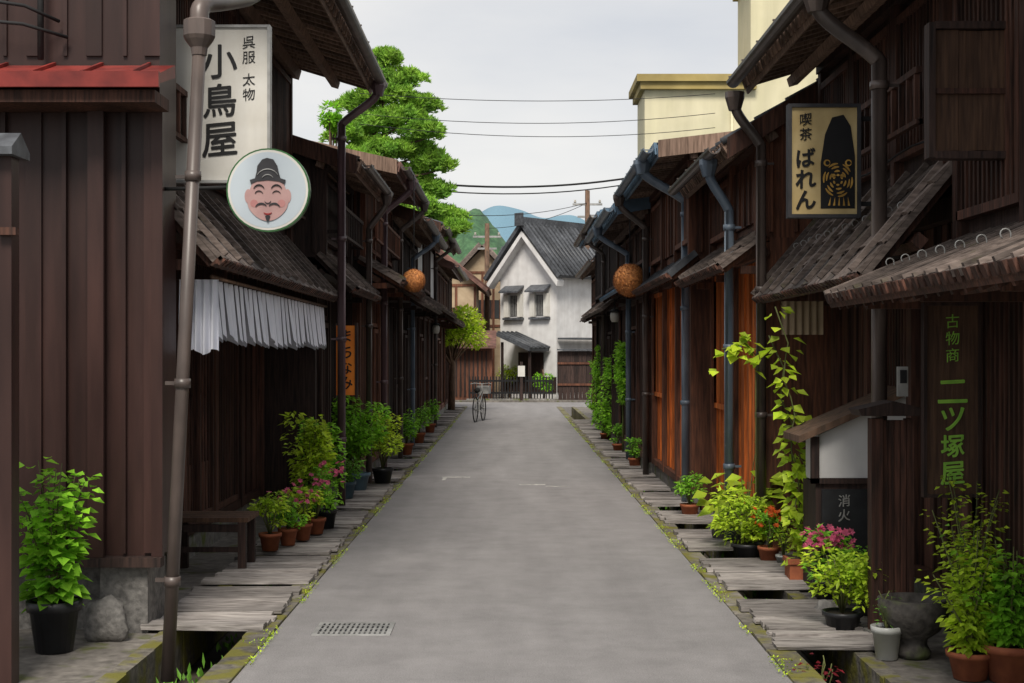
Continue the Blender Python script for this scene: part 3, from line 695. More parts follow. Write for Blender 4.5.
for (x,y,z0,z1,r_) in ((2.05,32.3,.1,1.9,.22),(1.98,28.6,.1,1.75,.2),(2.25,36,.1,1.7,.35),(1.95,25.0,.9,1.9,.12)):
    T=Thing('climbing_plant','dense green climber trained up the house front','climbing plant',(x,y,0))
    mb=MB(); mb.open=True; st=MB().tube([(x,y,0),(x,y,z1)],.02,6)
    for i in range(1300):
        z=R(z0,z1); mb.leaf(Vector((x+R(-r_,r_*.5)*(.7+.3*math.sin(z*5+y)),y+random.gauss(0,.3),z+.12*math.sin(z*7))),Vector((R(-1,0.5),R(-1,1),R(-.8,.2))),Vector((0,0,1)),R(.06,.1),R(.05,.08))
    T.part('stem',st,'stem'); T.part('foliage',mb,'leaf')
mb=MB().lathe(2.33,8.25,[(.09,0),(.10,.03),(.075,.08),(.08,.11),(.15,.16),(.195,.24),(.205,.34),(.17,.345),(.15,.27),(.05,.2)],24)
single('stone_basin',mb,'slate','wide dark round stone water bowl among the pots','stone basin')

def leafball(mb,c,r,n,ls):
    for i in range(n):
        d=Vector((random.gauss(0,1),random.gauss(0,1),random.gauss(0,1))).normalized()
        p=Vector(c)+Vector((d.x*r[0],d.y*r[1],d.z*r[2]))*R(.5,1)
        mb.leaf(p,d+Vector((R(-.7,.7),R(-.7,.7),R(-.7,.3))),Vector((0,0,1)),ls*R(.7,1.2),ls*.6)
T=Thing('pine_tree','tall cloud-pruned pine tree rising above the roofs','tree',(-3.0,30.5,0))
tr=MB(); tp=[(-3.0,30.5,0),(-2.95,30.5,2.5),(-3.1,30.4,4.2),(-2.8,30.5,5.4),(-2.95,30.5,6.4),(-2.7,30.5,7.6)]
tr.tube(tp,[.2,.17,.13,.1,.07,.03],10)
pads=[(-2.7,8.0,.36),(-3.05,7.65,.38),(-2.35,7.6,.4),(-2.7,7.25,.5),(-2.0,7.1,.4),(-3.3,7.1,.4),(-2.4,6.75,.52),(-1.85,6.45,.42),(-3.05,6.6,.5),(-3.5,6.35,.4),
 (-2.15,6.1,.5),(-1.65,5.8,.38),(-2.85,6.05,.5),(-3.35,5.8,.46),(-2.35,5.55,.52),(-1.75,5.25,.44),(-2.9,5.35,.5),(-2.1,4.85,.5),(-1.5,4.7,.42),(-2.6,4.75,.5),(-1.8,4.3,.42),(-1.25,4.45,.28)]
nd=MB(); nd.open=True
for (x,z,r_) in pads:
    y=30.5+R(-.6,.5)
    tz=min(max(z-.35,2.5),7.2)
    tr.tube([(-2.9,30.5,tz),((-2.9+x)/2,(30.5+y)/2,z-.25),(x,y,z-.1)],[.05,.035,.015],6)
    ph=R(0,6)
    for i in range(int(2300*r_)):
        a=R(0,6.28); q=R(0,1)**.5*r_*(1+.25*math.sin(a*3+ph)+.16*math.sin(a*7+ph)); hh=(1-(q/r_/1.5)**2)*.56*r_
        p=Vector((x+math.cos(a)*q,y+math.sin(a)*q*.9,z+(R(-.35,1) if R(0,1)<.6 else R(.6,1.05))*hh+.06*math.sin(a*5+q*18)))
        for k in range(4):
            d=Vector((R(-1,1),R(-1,1),R(-.1,1.2))); nd.leaf(p,d,Vector((0,1,0)),R(.07,.15),.028)
T.part('trunk',tr,'bark'); T.part('crown',nd,'needle')
def tree(label,x,y,h,r,n,ls,leaf,lobes=9,zc=None,flat=.8):
    T=Thing('broadleaf_tree',label,'tree',(x,y,0))
    tr=MB(); tr.tube([(x,y,0),(x+.05,y,h*.4),(x-.03,y,h*.75)],[.1*h/3,.07*h/3,.03],8)
    mb=MB(); mb.open=True; zc=zc or h*.72
    for k in range(lobes):
        c=(x+R(-.7,.7)*r,y+R(-.6,.6)*r,zc+R(-.6,.6)*r*flat); tr.tube([(x,y,h*.4),c],[.04,.012],6)
        leafball(mb,c,(r*R(.35,.5),r*.45,r*R(.3,.42)*flat),n//lobes,ls)
    T.part('trunk',tr,'bark'); T.part('crown',mb,leaf)
tree('small bright green tree leaning out at the corner',-1.9,44.5,3.6,1.05,4200,.13,'leafy',zc=2.6,lobes=15)
tree('leafy green tree behind the tiled roofs',-3.5,27.5,7.0,.42,900,.1,'leaf',zc=6.3)
tree('round garden shrub tree near the crossing',1.2,54.0,1.6,.5,700,.1,'leaf',zc=.7)
tree('round garden shrub tree near the crossing',-.1,56.5,1.6,.5,700,.1,'leafy',zc=1.0)

# ------------------------------------------------------------------ signs left
T=Thing('shop_signboard','large white wooden shop signboard with black brush lettering','sign',(-2.05,10.0,3.0))
T.part('board',MB().box(-2.42,-1.72,10.0,10.06,2.98,4.05),'signwhite')
T.part('frame',MB().box(-2.44,-2.421,9.985,10.07,2.96,4.07).box(-1.719,-1.70,9.985,10.07,2.96,4.07).box(-2.42,-1.72,9.985,10.07,2.96,2.979).box(-2.42,-1.72,9.985,10.07,4.051,4.07),'steel')
lettering(T,'小鳥屋',-2.055,3.93,.23,.275,9.998,'black',bold=.004)
lettering(T,'呉服',-1.85,3.99,.085,.105,9.998,'black')
lettering(T,'太物',-1.85,3.73,.085,.105,9.998,'black')
T.part('bracket',MB().box(-2.5,-2.44,10.01,10.05,3.9,3.94).box(-2.5,-2.44,10.01,10.05,3.1,3.14),'wire')
cx,cy,cz=-1.53,8.95,2.785
T=Thing('round_shop_sign','round double-sided shop sign with painted smiling moustached face','sign',(cx,cy,cz-.27))
def disc(r,x=cx,z=cz,n=40,sx=1,sz=1): return [(x+r*sx*math.cos(6.2832*i/n),z+r*sz*math.sin(6.2832*i/n)) for i in range(n)]
T.part('rim',MB().plate(disc(.262),cy-.03,.06),'rimgreen')
T.part('face_panel',MB().plate(disc(.238),cy-.034,.004),'lav'); T.part('back_panel',MB().plate(disc(.238),cy+.0301,.004),'lav')
T.part('rim_line',MB().plate(disc(.252),cy-.0325,.0024),'signwhite')
y=cy-.038
for sx in(-1,1): T.part('ear',MB().plate(disc(.03,cx+sx*.122,cz-.04,16,.8,1.5),y,.003),'face')
face=[]
for i in range(40):
    t=6.2832*i/40; wv=.118*(1+.14*math.exp(-((math.sin(t)+.45)/.45)**2)); face.append((cx+wv*math.cos(t),cz-.045+.15*math.sin(t)))
T.part('face',MB().plate(face,y-.002,.005),'face')
hat=[(-.105,.035),(-.112,.062),(-.08,.072),(-.07,.11),(-.065,.15),(-.035,.19),(-.005,.2),(.035,.19),(.06,.15),(.068,.11),(.08,.072),(.112,.062),(.105,.035),(.07,.052),(0,.06),(-.07,.052)]
T.part('hat',MB().plate([(cx+a,cz+b) for a,b in hat],y-.006,.006),'charcoal')
yy=y-.0115
def arc(mb,px,pz,r,a0,a1,th,k=9,sz=1):
    o=[];i_=[]
    for i in range(k+1):
        t=math.radians(a0+(a1-a0)*i/k); u=math.sin(math.pi*i/k)*.7+.3
        o.append((px+(r+th*u)*math.cos(t),pz+(r+th*u)*sz*math.sin(t))); i_.append((px+(r-th*u)*math.cos(t),pz+(r-th*u)*sz*math.sin(t)))
    mb.plate(o+i_[::-1],yy,.004); return mb
hf=MB()
for r_ in (.04,.075): arc(hf,cx,cz+.055,r_,30,150,.003)
T.part('hat_folds',hf,'steel')
yy=y-.008
for sx in(-1,1):
    T.part('eyebrow',arc(MB(),cx+sx*.055,cz-.005,.035,20,160,.005),'black')
    T.part('eye',arc(MB(),cx+sx*.055,cz-.035,.028,25,155,.003),'black')
    T.part('moustache',arc(MB(),cx+sx*.04,cz-.128,.042,40 if sx<0 else 30,150 if sx<0 else 140,.006),'charcoal')
T.part('nose',arc(MB(),cx,cz-.065,.02,195,345,.003),'charcoal')
T.part('beard',MB().plate([(cx-.016,cz-.165),(cx,cz-.158),(cx+.016,cz-.165),(cx+.009,cz-.188),(cx,cz-.205),(cx-.009,cz-.188)],yy,.004),'charcoal')
rosy=mat('rosy',(.50,.24,.23),(.45,.2,.19),bump=0,isl=0)
for sx in(-1,1): T.part('cheek',MB().plate(disc(.024,cx+sx*.086,cz-.085,16),y-.0035,.0015),rosy)
yy=y-.0075; T.part('lip',arc(MB(),cx,cz-.118,.035,225,315,.005),'red')
T.part('bracket',MB().tube([(cx-.26,cy,cz+.02),(-2.25,cy+.1,cz+.02)],.012,8),'wire')
mb=MB(); mb.open=True; y=9.85
while y<15.5:
    w=R(.17,.22); n=10; rows=6; vs=[]; fs=[]
    off=R(-.015,.015); til=R(.10,.15); bl=R(-.04,.02)
    for r_ in range(rows+1):
        t=r_/rows
        for c in range(n+1):
            u=c/n
            yy_=y+.004+(w-.008)*u
            xx=-2.10+.07*math.sin(u*math.pi)*(.5+.5*t)+off*t+til*(.5-u)*(.35+t*.65)
            vs.append((xx,yy_,2.27-(.46+bl)*t+(.05*abs(u-.5)*2)*t*t))
    for r_ in range(rows):
        for c in range(n): a=r_*(n+1)+c; fs.append((a,a+1,a+n+2,a+n+1))
    mb.add(vs,fs,True); y+=w
T=Thing('shop_curtain','long white pleated cotton noren curtain hanging beneath canopy','curtain',(-2.05,12.7,1.78))
T.part('cloth',mb,'cloth'); T.part('rod',MB().tube([(-2.05,9.7,2.285),(-2.05,15.7,2.285)],.014,8),'bark')
mb=MB(); mb.open=True; vs=[];fs=[]; n=40
for r_ in range(9):
    t=r_/8
    for c in range(n+1): u=c/n; vs.append((-2.02-.27*u,9.8+.035*(.3+t)*math.sin(u*30),2.27-.5*t+.02*math.sin(u*12)*t))
for r_ in range(8):
    for c in range(n): a=r_*(n+1)+c; fs.append((a,a+1,a+n+2,a+n+1))
mb.add(vs,fs,True); T.part('end_cloth',mb,'cloth')
T=Thing('vertical_shop_sign','narrow orange vertical wooden shop sign','sign',(-1.85,16.3,1.3))
T.part('board',MB().box(-1.97,-1.76,15.95,15.99,1.3,2.08),'signorange')
T.part('frame',MB().box(-2.0,-1.9705,15.93,16.01,1.27,2.11).box(-1.7595,-1.73,15.93,16.01,1.27,2.11),'darker')
lettering(T,'まちなみ',-1.865,2.03,.14,.175,15.948,'black',bold=.002)
T=Thing('wooden_bench','low dark weathered wooden bench against the shop front','bench',(-2.45,11.6,0))
b=MB()
for k in range(4): b.box(-2.75,-2.1,11.3+k*.13,11.42+k*.13,.42,.455)
T.part('seat',b,'plank')
for (x,y) in((-2.7,11.33),(-2.15,11.33),(-2.7,11.73),(-2.15,11.73)):
    T.part('leg',MB().box(x-.03,x+.03,y-.03,y+.03,-.005,.419),'darker')
T.part('stretcher',MB().box(-2.669,-2.181,11.315,11.345,.18,.22).box(-2.669,-2.181,11.315,11.345,.34,.40),'darker')

# ------------------------------------------------------------------ signs right
T=Thing('cafe_signboard','cream cafe signboard with dark frame and striped beast emblem','sign',(2.18,10,2.7))
T.part('board',MB().box(1.965,2.425,10.0,10.05,2.74,3.49),'cream')
T.part('frame',MB().box(1.94,1.9645,9.98,10.07,2.715,3.515).box(2.4255,2.45,9.98,10.07,2.715,3.515).box(1.965,2.425,9.98,10.07,2.715,2.7395).box(1.965,2.425,9.98,10.07,3.4905,3.515),'charcoal')
lettering(T,'ばれん',2.065,3.2,.125,.148,9.998,'black',bold=.005)
lettering(T,'喫茶',2.065,3.45,.085,.105,9.998,'black',bold=.001)
arch=[(2.17,2.78),(2.17,3.1),(2.2,3.3),(2.25,3.42),(2.33,3.44),(2.38,3.36),(2.41,3.15),(2.41,2.78)]
T.part('emblem_ground',MB().plate(arch,9.996,.004),'black')
e=MB(); yy=9.991
ecx,ecz=2.29,3.0
for rr_ in (.03,.055,.08,.1): 
    for k in range(6): arc(e,ecx,ecz-.02,rr_,k*60+rr_*300,k*60+40+rr_*300,.007,5,1.15)
e.plate(disc(.014,ecx-.03,ecz+.01,10),yy,.004).plate(disc(.014,ecx+.03,ecz+.01,10),yy,.004)
for k in range(5): e.plate([(2.22+k*.035,2.80),(2.235+k*.035,2.80),(2.24+k*.03,2.86)],yy,.004)
arc(e,ecx-.075,ecz+.1,.02,0,350,.006); arc(e,ecx+.075,ecz+.1,.02,0,350,.006)
T.part('emblem',e,'gold')
T.part('bracket',MB().box(2.451,2.75,10.01,10.04,3.4,3.43).box(2.451,2.75,10.01,10.04,2.8,2.83),'wire')
T=Thing('hanging_plank_sign','large dark carved wooden plank sign under the eave','sign',(2.5,7.8,2.9))
bd=MB()
for k in range(3): bd.box(2.32+k*.13,2.32+k*.13+.127,7.8,7.85,2.87,3.53,j=.004)
T.part('board',bd,'plank')
T.part('frame',MB().box(2.28,2.315,7.77,7.87,2.83,3.57).box(2.715,2.75,7.77,7.87,2.83,3.57).box(2.315,2.715,7.77,7.87,3.535,3.575).box(2.315,2.715,7.77,7.87,2.825,2.865),'darker')
T.part('batten',MB().box(2.32,2.71,7.775,7.794,3.18,3.21),'dark')
T=Thing('antique_shop_sign','vertical dark brown antique shop board with green lettering','sign',(2.61,8.38,.93))
T.part('board',MB().box(2.445,2.745,8.38,8.42,.93,2.04),'plank')
T.part('frame',MB().box(2.425,2.4445,8.37,8.43,.91,2.06).box(2.7455,2.765,8.37,8.43,.91,2.06).box(2.445,2.745,8.37,8.43,.91,.9295).box(2.445,2.745,8.37,8.43,2.0405,2.06),'darker')
lettering(T,'二ツ塚屋',2.595,1.60,.13,.16,8.378,'green',bold=.003)
lettering(T,'古物商',2.595,1.99,.08,.10,8.378,'green')
T=Thing('sleeve_wall','short dark timber sleeve wall with metal-capped top','wall',(2.35,8.75,0))
T.part('post',MB().box(2.2,2.27,8.7,8.8,0,1.36),'dark'); T.part('post',MB().box(2.42,2.46,8.7,8.8,0,1.36),'dark'); b=MB()
for k in range(4): b.box(2.271+k*.037,2.304+k*.037,8.72,8.76,.02,1.35)
T.part('boards',b,'dark'); T.part('base',MB().box(2.18,2.48,8.68,8.82,-.005,.06),'stone')
T.part('cap',MB().prism([(2.12,1.38),(2.5,1.38),(2.52,1.42),(2.32,1.47),(2.1,1.42)],8.62,8.88),'darker')
T=Thing('electric_meter_box','small grey electric meter box on the wall','meter box',(2.37,8.5,1.4))
T.part('case',MB().box(2.33,2.39,8.58,8.62,1.5,1.68),'steel'); T.part('cover',MB().box(2.34,2.38,8.57,8.5795,1.58,1.66),'glass')
T=Thing('fire_equipment_cabinet','dark fire equipment cabinet with white plaster top and lean-to roof','cabinet',(2.45,10.4,0))
T.part('body',MB().box(2.2,2.88,10.3,10.75,0,.82),'darker')
T.part('door',MB().box(2.24,2.6,10.28,10.2995,.12,.78),'blackpot')
lettering(T,'消火',2.40,.74,.085,.105,10.278,'steel',bold=.001)
T.part('plaster_panel',MB().prism([(2.22,.83),(2.88,.83),(2.88,1.47),(2.22,1.17)],10.3,10.75),'plaster')
T.part('roof',MB().prism([(2.06,1.12),(2.88,1.48),(2.88,1.53),(2.06,1.17)],10.2,10.8),'bark')
T.part('frame',MB().box(2.16,2.2195,10.27,10.3,.82,1.16).box(2.16,2.88,10.27,10.2995,.8205,.86),'darker')
mb=MB(); mb.open=True; vs=[];fs=[]
for r_ in range(5):
    for c in range(25): vs.append((2.25+.35*c/24,11.9+.02*math.sin(c*1.5),2.2-.28*r_/4))
for r_ in range(4):
    for c in range(24): a=r_*25+c; fs.append((a,a+1,a+26,a+25))
mb.add(vs,fs,True); single('shop_curtain',mb,'beige','short beige noren curtain under the canopy','curtain')
def cedar(x,y,z,r_,cord):
    T=Thing('cedar_ball','round brown dried cedar ball hanging under the eave','cedar ball',(x,y,z))
    mb=MB(); mb.lathe(x,y,[(r_*.96*math.sin(math.pi*i/12)+.001,z-r_*.96*math.cos(math.pi*i/12)) for i in range(13)],18)
    for i in range(1600):
        d=Vector((random.gauss(0,1),random.gauss(0,1),random.gauss(0,1))).normalized()
        mb.leaf(Vector((x,y,z))+d*r_*.95,d+Vector((R(-.7,.7),R(-.7,.7),R(-.7,.7))),Vector((0,0,1)),r_*.10,r_*.05)
    T.part('ball',mb,'cedar'); T.part('cord',MB().tube([(x,y,z+r_*.9),(x,y,cord)],.008,6),'wire')
cedar(1.69,20.4,2.82,.24,3.9); cedar(-1.33,19.3,2.76,.16,4.2)
for (x,y,z) in((1.75,24.2,2.4),(-1.62,30.3,2.3)):
    T=Thing('hanging_lantern','small pale lantern hanging from the canopy','lantern',(x,y,z),group='lanterns along the lane')
    T.part('lamp_shade',MB().lathe(x,y,[(.05,z-.09),(.075,z-.05),(.08,z),(.075,z+.05),(.05,z+.09)],14),'lampw')
    T.part('cap',MB().lathe(x,y,[(.1,z+.0905),(.05,z+.13),(.012,z+.14),(.008,z+.3)],12),'wire')
def bicycle(x,y,ang):
    T=Thing('bicycle','grey city bicycle parked at the lane edge','bicycle',(x,y,0),rot=ang,local=True)
    for wx in(-.52,.52):
        w=T.part('wheel',MB().tube([(wx,-.05,.335),(wx,.05,.335)],.022,8),'steel')
        t=MB(); pts=[(wx+.33*math.cos(a*6.2832/28),0,.335+.33*math.sin(a*6.2832/28)) for a in range(29)]
        t.tube(pts,.016,6); T.part('tyre',t,'rubber',parent=w)
        r_=MB(); 
        for k in range(14): a=k*6.2832/14; r_.tube([(wx,0,.335),(wx+.31*math.cos(a),0,.335+.31*math.sin(a))],.003,4)
        T.part('spokes',r_,'steel',parent=w)
    f=MB(); f.tube([(-.52,0,.335),(-.08,0,.28),(-.2,0,.78)],.014,8); f.tube([(-.08,0,.28),(.4,0,.75)],.016,8); f.tube([(-.18,0,.6),(.38,0,.8)],.014,8)
    f.tube([(.52,0,.335),(.38,0,.72),(.34,0,.98)],.014,8); f.tube([(-.52,0,.335),(-.19,0,.68)],.012,6)
    T.part('frame',f,'steel')
    T.part('handlebar',MB().tube([(.2,-.28,.98),(.32,-.2,1.0),(.35,0,.98),(.32,.2,1.0),(.2,.28,.98)],.012,8),'steel')
    T.part('saddle',MB().tube([(-.34,0,.82),(-.24,0,.83),(-.08,0,.82)],[.07,.075,.02],10),'rubber')
    b=MB() 
    b.box(.45,.72,-.16,.16,.72,.74).box(.45,.72,-.165,-.15,.741,.93).box(.45,.72,.15,.165,.741,.93).box(.705,.72,-.15,.15,.741,.93).box(.45,.465,-.15,.15,.741,.93)
    T.part('basket',b,'steel')
    T.part('pedal_crank',MB().tube([(-.08,-.1,.2),(-.08,-.05,.28),(-.08,.05,.28),(-.08,.1,.36)],.01,6),'steel')
bicycle(-.86,37.5,math.radians(80))

# ------------------------------------------------------------------ far scene
W,Ld=2.9,5.5; th=math.radians(41)
T=Thing('white_storehouse','two-storey white plastered storehouse with black tiled gable roof','storehouse',(1.72,55,0),rot=-th,local=True)
T.part('wall',MB().prism([(-W,0),(0,0),(0,5.15),(-W/2,6.75),(-W,5.15)],0,Ld),'plaster')
def slopeloc(mb,a,b,y0,y1):
    A=Vector(a);B=Vector(b);d=B-A;L_=d.length;d.normalize();n=Vector((-d.y,d.x)); n=n if n.y>0 else -n
    P=lambda t,h:tuple(A+d*t+n*h)
    mb.prism([P(0,0),P(L_,0),P(L_,.14),P(0,.14)],y0,y1)
    y=y0+.1
    while y<y1:
        p,q=P(-.03,.16),P(L_,.16); mb.tube([(p[0],y,p[1]),(q[0],y,q[1])],.055,6); y+=.26
r_=MB(); slopeloc(r_,(.42,4.72),(-W/2,6.8),-.45,Ld+.3); slopeloc(r_,(-W-.42,4.72),(-W/2,6.8),-.45,Ld+.3)
r_.box(-W/2-.14,-W/2+.14,-.5,Ld+.3,6.85,7.15); r_.box(-W/2-.2,-W/2+.2,-.58,-.5,6.8,7.3)
T.part('roof',r_,'tile')
r_=MB()
for sx in(1,-1):
    a=(-W/2+sx*(W/2+.38),4.6);b_=(-W/2,6.6)
    r_.prism([a,b_,(b_[0],b_[1]-.22),(a[0]-sx*.05,a[1]-.2)],-.4,-.002)
T.part('eave_plaster',r_,'plaster')
for x in(-2.15,-.8):
    o=T.part('window',MB().box(x-.22,x+.22,-.03,-.001,3.3,4.1),'glass')
    bars=MB()
    for k in range(5): bars.box(x-.2+k*.095,x-.17+k*.095,-.05,-.031,3.3,4.1)
    T.part('window_bars',bars,'steel',parent=o)
    T.part('shutter',MB().box(x-.47,x-.23,-.12,-.002,3.25,4.15),'signwhite',parent=o); T.part('shutter',MB().box(x+.23,x+.47,-.12,-.002,3.25,4.15),'signwhite',parent=o)
    T.part('window_hood',MB().prismx([(-.4,4.2),(0-.001,4.42),(-.001,4.5),(-.4,4.26)],x-.5,x+.5),'tile',parent=o)
    T.part('sill',MB().box(x-.5,x+.5,-.16,-.002,3.14,3.22),'tile',parent=o)
T.part('lower_cladding',MB().box(-2.85,-.0,-.05,-.002,.3,.9).box(.002,.05,.05,Ld,.3,1.9),'darker')
lr=MB(); slopeloc(lr,(-.3,1.9),(-2.0,2.5),-1.3,-.1); T.part('porch_roof',lr,'tile')
T.part('door',MB().box(-1.9,-.6,-.06,-.051,.3,1.85),'darker')
for x in(-.5,-1.9): T.part('porch_post',MB().box(x,x+.08,-1.1,-1.02,0,1.95 if x>-1 else 2.25),'darker')
T.part('side_canopy',MB().box(.06,.9,-.0,Ld,2.35,2.42),'tile')
T=Thing('board_wall','dark vertical board wall beside the storehouse','wall',(2.3,52,0))
b=MB(); x=1.75
while x<6: b.box(x,x+.14,53.5,53.55,0,1.9); x+=.15
T.part('boards',b,'darker'); T.part('coping',MB().box(1.7,6,53.3,53.7,1.92,1.98),'tile')
T.part('rail',MB().box(1.7,6,53.45,53.49,.6,.68).box(1.7,6,53.45,53.49,1.4,1.48),'brown')
T=Thing('picket_fence','black timber picket fence in front of the storehouse','fence',(0,53.2,0))
b=MB(); x=-1.6
while x<1.5: b.box(x,x+.045,53.1,53.13,.1,.95); x+=.11
T.part('pickets',b,'black'); T.part('rail',MB().box(-1.6,1.5,53.131,53.16,.75,.82).box(-1.6,1.5,53.131,53.16,.3,.37),'black')
T.part('base',MB().box(-1.7,1.6,53.05,53.25,.05,.12),'stone')
T=Thing('gate_lantern_post','small dark gate post with pale notice panel','post',(.35,52.95,0))
T.part('post',MB().box(.3,.4,52.9,53.0,0,1.5),'darker'); T.part('panel',MB().box(.22,.48,52.87,52.899,.95,1.35),'signwhite')
def farhouse(x0,x1,y0,y1,ze,zr,wallm,roofm,label):
    T=Thing('distant_house',label,'house',((x0+x1)/2,(y0+y1)/2,0)); xm=(x0+x1)/2
    T.part('wall',MB().prism([(x0,0),(x1,0),(x1,ze),(xm,zr-.1),(x0,ze)],y0,y1),wallm)
    r_=MB(); m_=(zr-ze)/(xm-x0)
    for a in((x0-.4,ze-.4*m_),(x1+.4,ze-.4*m_)):
        slopeloc(r_,a,(xm,zr),y0-.4,y1+.3)
    T.part('roof',r_,roofm)
    P=MB(); k=x0
    while k<=x1: P.box(k,k+.1,y0-.03,y0-.001,0,ze-.1); k+=(x1-x0)/4-.02
    P.box(x0,x1,y0-.035,y0-.0305,ze*.55,ze*.55+.1); P.box(x0,x1,y0-.035,y0-.0305,ze-.1,ze)
    T.part('timber_frame',P,'brown')
    for k in range(2):
        cx_=x0+(x1-x0)*(.3+.4*k)
        o=T.part('window',MB().box(cx_-.35,cx_+.35,y0-.02,y0-.001,ze*.62,ze*.62+.8),'glass')
        T.part('frame',MB().box(cx_-.38,cx_-.3505,y0-.04,y0-.001,ze*.62-.03,ze*.62+.83).box(cx_+.3505,cx_+.38,y0-.04,y0-.001,ze*.62-.03,ze*.62+.83).box(cx_-.015,cx_+.015,y0-.04,y0-.021,ze*.62,ze*.62+.8),'brown',parent=o)
farhouse(-4.4,-1.4,55,60,4.5,5.7,'beige','brownmetal','ochre plastered house with brown roof beyond the crossing')
farhouse(-2.3,-.3,62,68,5.4,6.5,'beige','shingle','beige timber house with weathered roof beyond the crossing')
farhouse(-1.2,.6,70,76,5.2,7.0,'beige','tile','beige house with grey roof behind the storehouse')
farhouse(-9,-5,56,62,5,6.5,'beige','tile','beige house with grey roof on the side street')
farhouse(5,11,58,64,5,6.8,'plaster','tile','white house with grey roof on the side street')
T=Thing('roadside_shed','low brown timber shed with tiled roof at the crossing','shed',(-1.6,53.6,0))
T.part('wall',MB().box(-3.5,-.75,53.5,54.8,0,2.0),'brown'); r_=MB()
r_.prismx([(53.0,2.0),(55.0,2.6),(55.0,2.7),(53.0,2.1)],-3.6,-.6); T.part('roof',r_,'brownmetal')
b=MB(); x=-3.4
while x<-.85: b.box(x,x+.06,53.46,53.499,.2,1.9); x+=.16
T.part('lattice',b,'darker')
T=Thing('yellow_building','pale cream-yellow rendered modern building with ochre cornice','building',(4.6,30.5,0))
T.part('wall',MB().box(2.78,5.0,29.8,31.5,0,7.3),'yellow')
T.part('upper_wall',MB().box(5.001,9,29.8,31.5,0,9.6),'yellow')
T.part('cornice',MB().box(2.68,5.1,29.65,31.6,7.301,7.45).box(2.6,5.1,29.58,31.7,7.451,7.6),'ochre')
T.part('upper_cornice',MB().box(4.9,9.1,29.65,31.6,9.601,9.75),'ochre')
T.part('louvre',MB().box(3.3,3.9,29.76,29.799,5.6,6.2),'beige')
T.part('service_pipe',MB().tube([(4.6,29.75,4),(4.6,29.75,7.2)],.03,8),'yellow')
def pole(x,y,h,label):
    T=Thing('utility_pole',label,'utility pole',(x,y,0))
    T.part('pole',MB().tube([(x,y,0),(x,y,h)],[.14,.1],10),'bark')
    T.part('crossarm',MB().box(x-.6,x+.6,y-.04,y+.04,h-.6,h-.52),'steel'); T.part('crossarm',MB().box(x-.4,x+.4,y-.04,y+.04,h-1.1,h-1.02),'steel')
    for dx in(-.5,0,.5): T.part('insulator',MB().lathe(x+dx,y,[(.04,h-.5),(.06,h-.46),(.03,h-.42),(.05,h-.38)],8),'lampw')
pole(3.05,57.5,8.4,'dark timber utility pole behind the storehouse'); pole(-1.05,60,7.3,'timber utility pole beyond the crossing')
def wire(a,b,sag,r_=.012):
    a=Vector(a);b=Vector(b); pts=[a.lerp(b,t/16)+Vector((0,0,-sag*4*(t/16)*(1-t/16))) for t in range(17)]
    single('power_line',MB().tube(pts,r_,5),'wire','thin black overhead cable spanning the lane','cable',group='overhead cables')
for (z0,z1,sag) in((6.9,7.15,.15),(6.5,6.75,.2),(6.3,6.45,.22)):
    wire((-3.0,28,z0),(4.2,29.4,z1),sag,.007)
wire((-3.2,34,6.0),(3.6,37,6.45),.28,.026); wire((-3.2,34,5.85),(3.6,37,6.3),.3,.016); wire((-3,45,6.3),(3.05,57.5,7.9),.3,.012); wire((-1.05,60,7.1),(3.05,57.5,7.9),.25,.012)

def hill(y,x0,x1,f,m,n=120,dep=120,rough=0):
    mb=MB(); vs=[];fs=[]; rows=10
    for r_ in range(rows+1):
        t=r_/rows
        for i in range(n+1):
            x=x0+(x1-x0)*i/n; z=f(x)*math.sin(t*math.pi/2)
            vs.append((x,y+dep*t,-.4+z+rough*noise.noise(Vector((x*.7,t*30,0)))))
    for r_ in range(rows):
        for i in range(n): a=r_*(n+1)+i; fs.append((a,a+1,a+n+2,a+n+1))
    mb.add(vs,fs,True); mb.open=True
    structure('hill',mb,m)
hill(820,-500,500,lambda x:86+15*math.exp(-((x+8)/24)**2)+9*math.exp(-((x-36)/18)**2)+2*noise.noise(Vector((x*.06,1,0)))-.03*abs(x),'hillb',500)
hill(300,-160,160,lambda x:27+11.5*math.exp(-((x+9)/7)**2)+4*math.exp(-((x+24)/10)**2)+.8*noise.noise(Vector((x*.25,7,0))),'hillg',800,60,rough=.9)

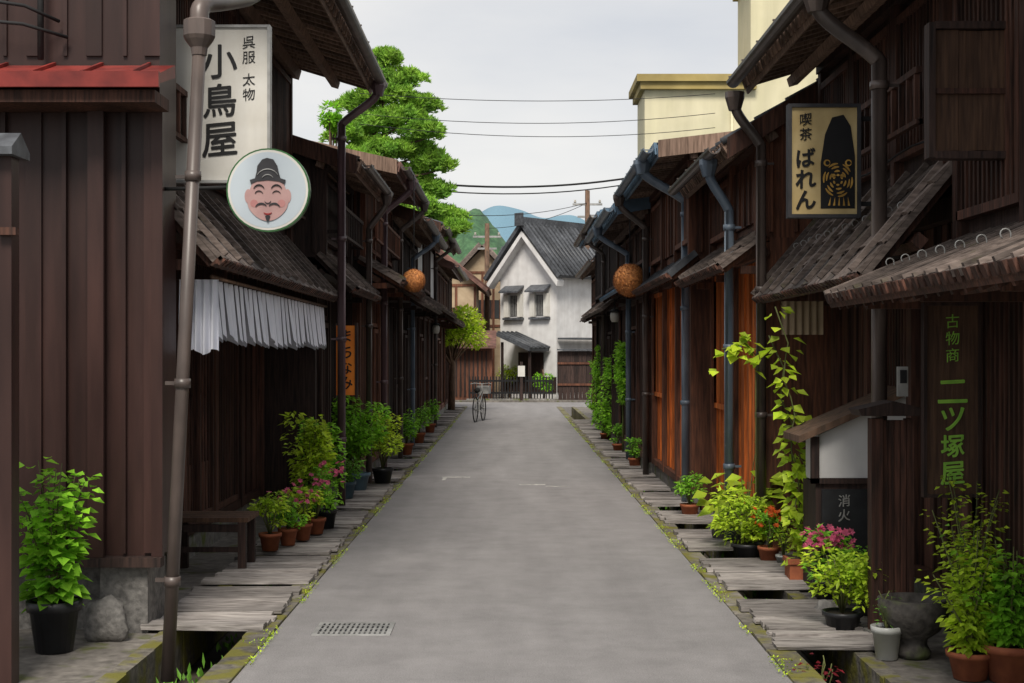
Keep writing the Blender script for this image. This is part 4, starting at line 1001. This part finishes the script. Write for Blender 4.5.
# ------------------------------------------------------------------ world, light, camera
wd=bpy.data.worlds.new('World'); scene.world=wd; wd.use_nodes=True
nt=wd.node_tree; N=nt.nodes; L=nt.links; N.clear()
out=N.new('ShaderNodeOutputWorld'); sky=N.new('ShaderNodeTexSky'); sky.sky_type='NISHITA'; sky.sun_disc=False
EL,AZ=math.radians(50),math.radians(186)
sky.sun_elevation=EL; sky.sun_rotation=AZ
b1=N.new('ShaderNodeBackground'); b1.inputs[1].default_value=.12; L.new(sky.outputs[0],b1.inputs[0])
b2=N.new('ShaderNodeBackground'); tc=N.new('ShaderNodeTexCoord'); mp=N.new('ShaderNodeMapping'); mp.inputs['Scale'].default_value=(1,1,3.5)
L.new(tc.outputs['Generated'],mp.inputs[0]); nz=N.new('ShaderNodeTexNoise'); nz.inputs['Scale'].default_value=3.2; nz.inputs['Detail'].default_value=5
L.new(mp.outputs[0],nz.inputs['Vector']); cr=N.new('ShaderNodeValToRGB'); cr.color_ramp.elements[0].position=.3; cr.color_ramp.elements[1].position=.7
cr.color_ramp.elements[0].color=(.68,.70,.74,1); cr.color_ramp.elements[1].color=(.92,.90,.87,1)
L.new(nz.outputs['Fac'],cr.inputs[0]); L.new(cr.outputs[0],b2.inputs[0]); b2.inputs[1].default_value=1.0
ms=N.new('ShaderNodeMixShader'); ms.inputs[0].default_value=.9; L.new(b1.outputs[0],ms.inputs[1]); L.new(b2.outputs[0],ms.inputs[2]); L.new(ms.outputs[0],out.inputs[0])
sd=bpy.data.lights.new('sun','SUN'); sd.energy=4.3; sd.angle=math.radians(20); sd.color=(1,.93,.83)
so=bpy.data.objects.new('sun',sd); COL.objects.link(so)
dv=Vector((math.sin(AZ)*math.cos(EL),math.cos(AZ)*math.cos(EL),math.sin(EL)))
so.rotation_euler=dv.to_track_quat('Z','Y').to_euler()
cd=bpy.data.cameras.new('camera'); cam=bpy.data.objects.new('camera',cd); COL.objects.link(cam)
cd.lens=50; cd.sensor_width=36; cd.shift_y=.0132; cd.clip_end=5000; cd.clip_start=.05
cam.location=(0,0,1.75); cam.rotation_euler=(math.radians(90),0,0)
scene.camera=cam
scene.view_settings.view_transform='Standard'; scene.view_settings.look='None'; scene.view_settings.exposure=0
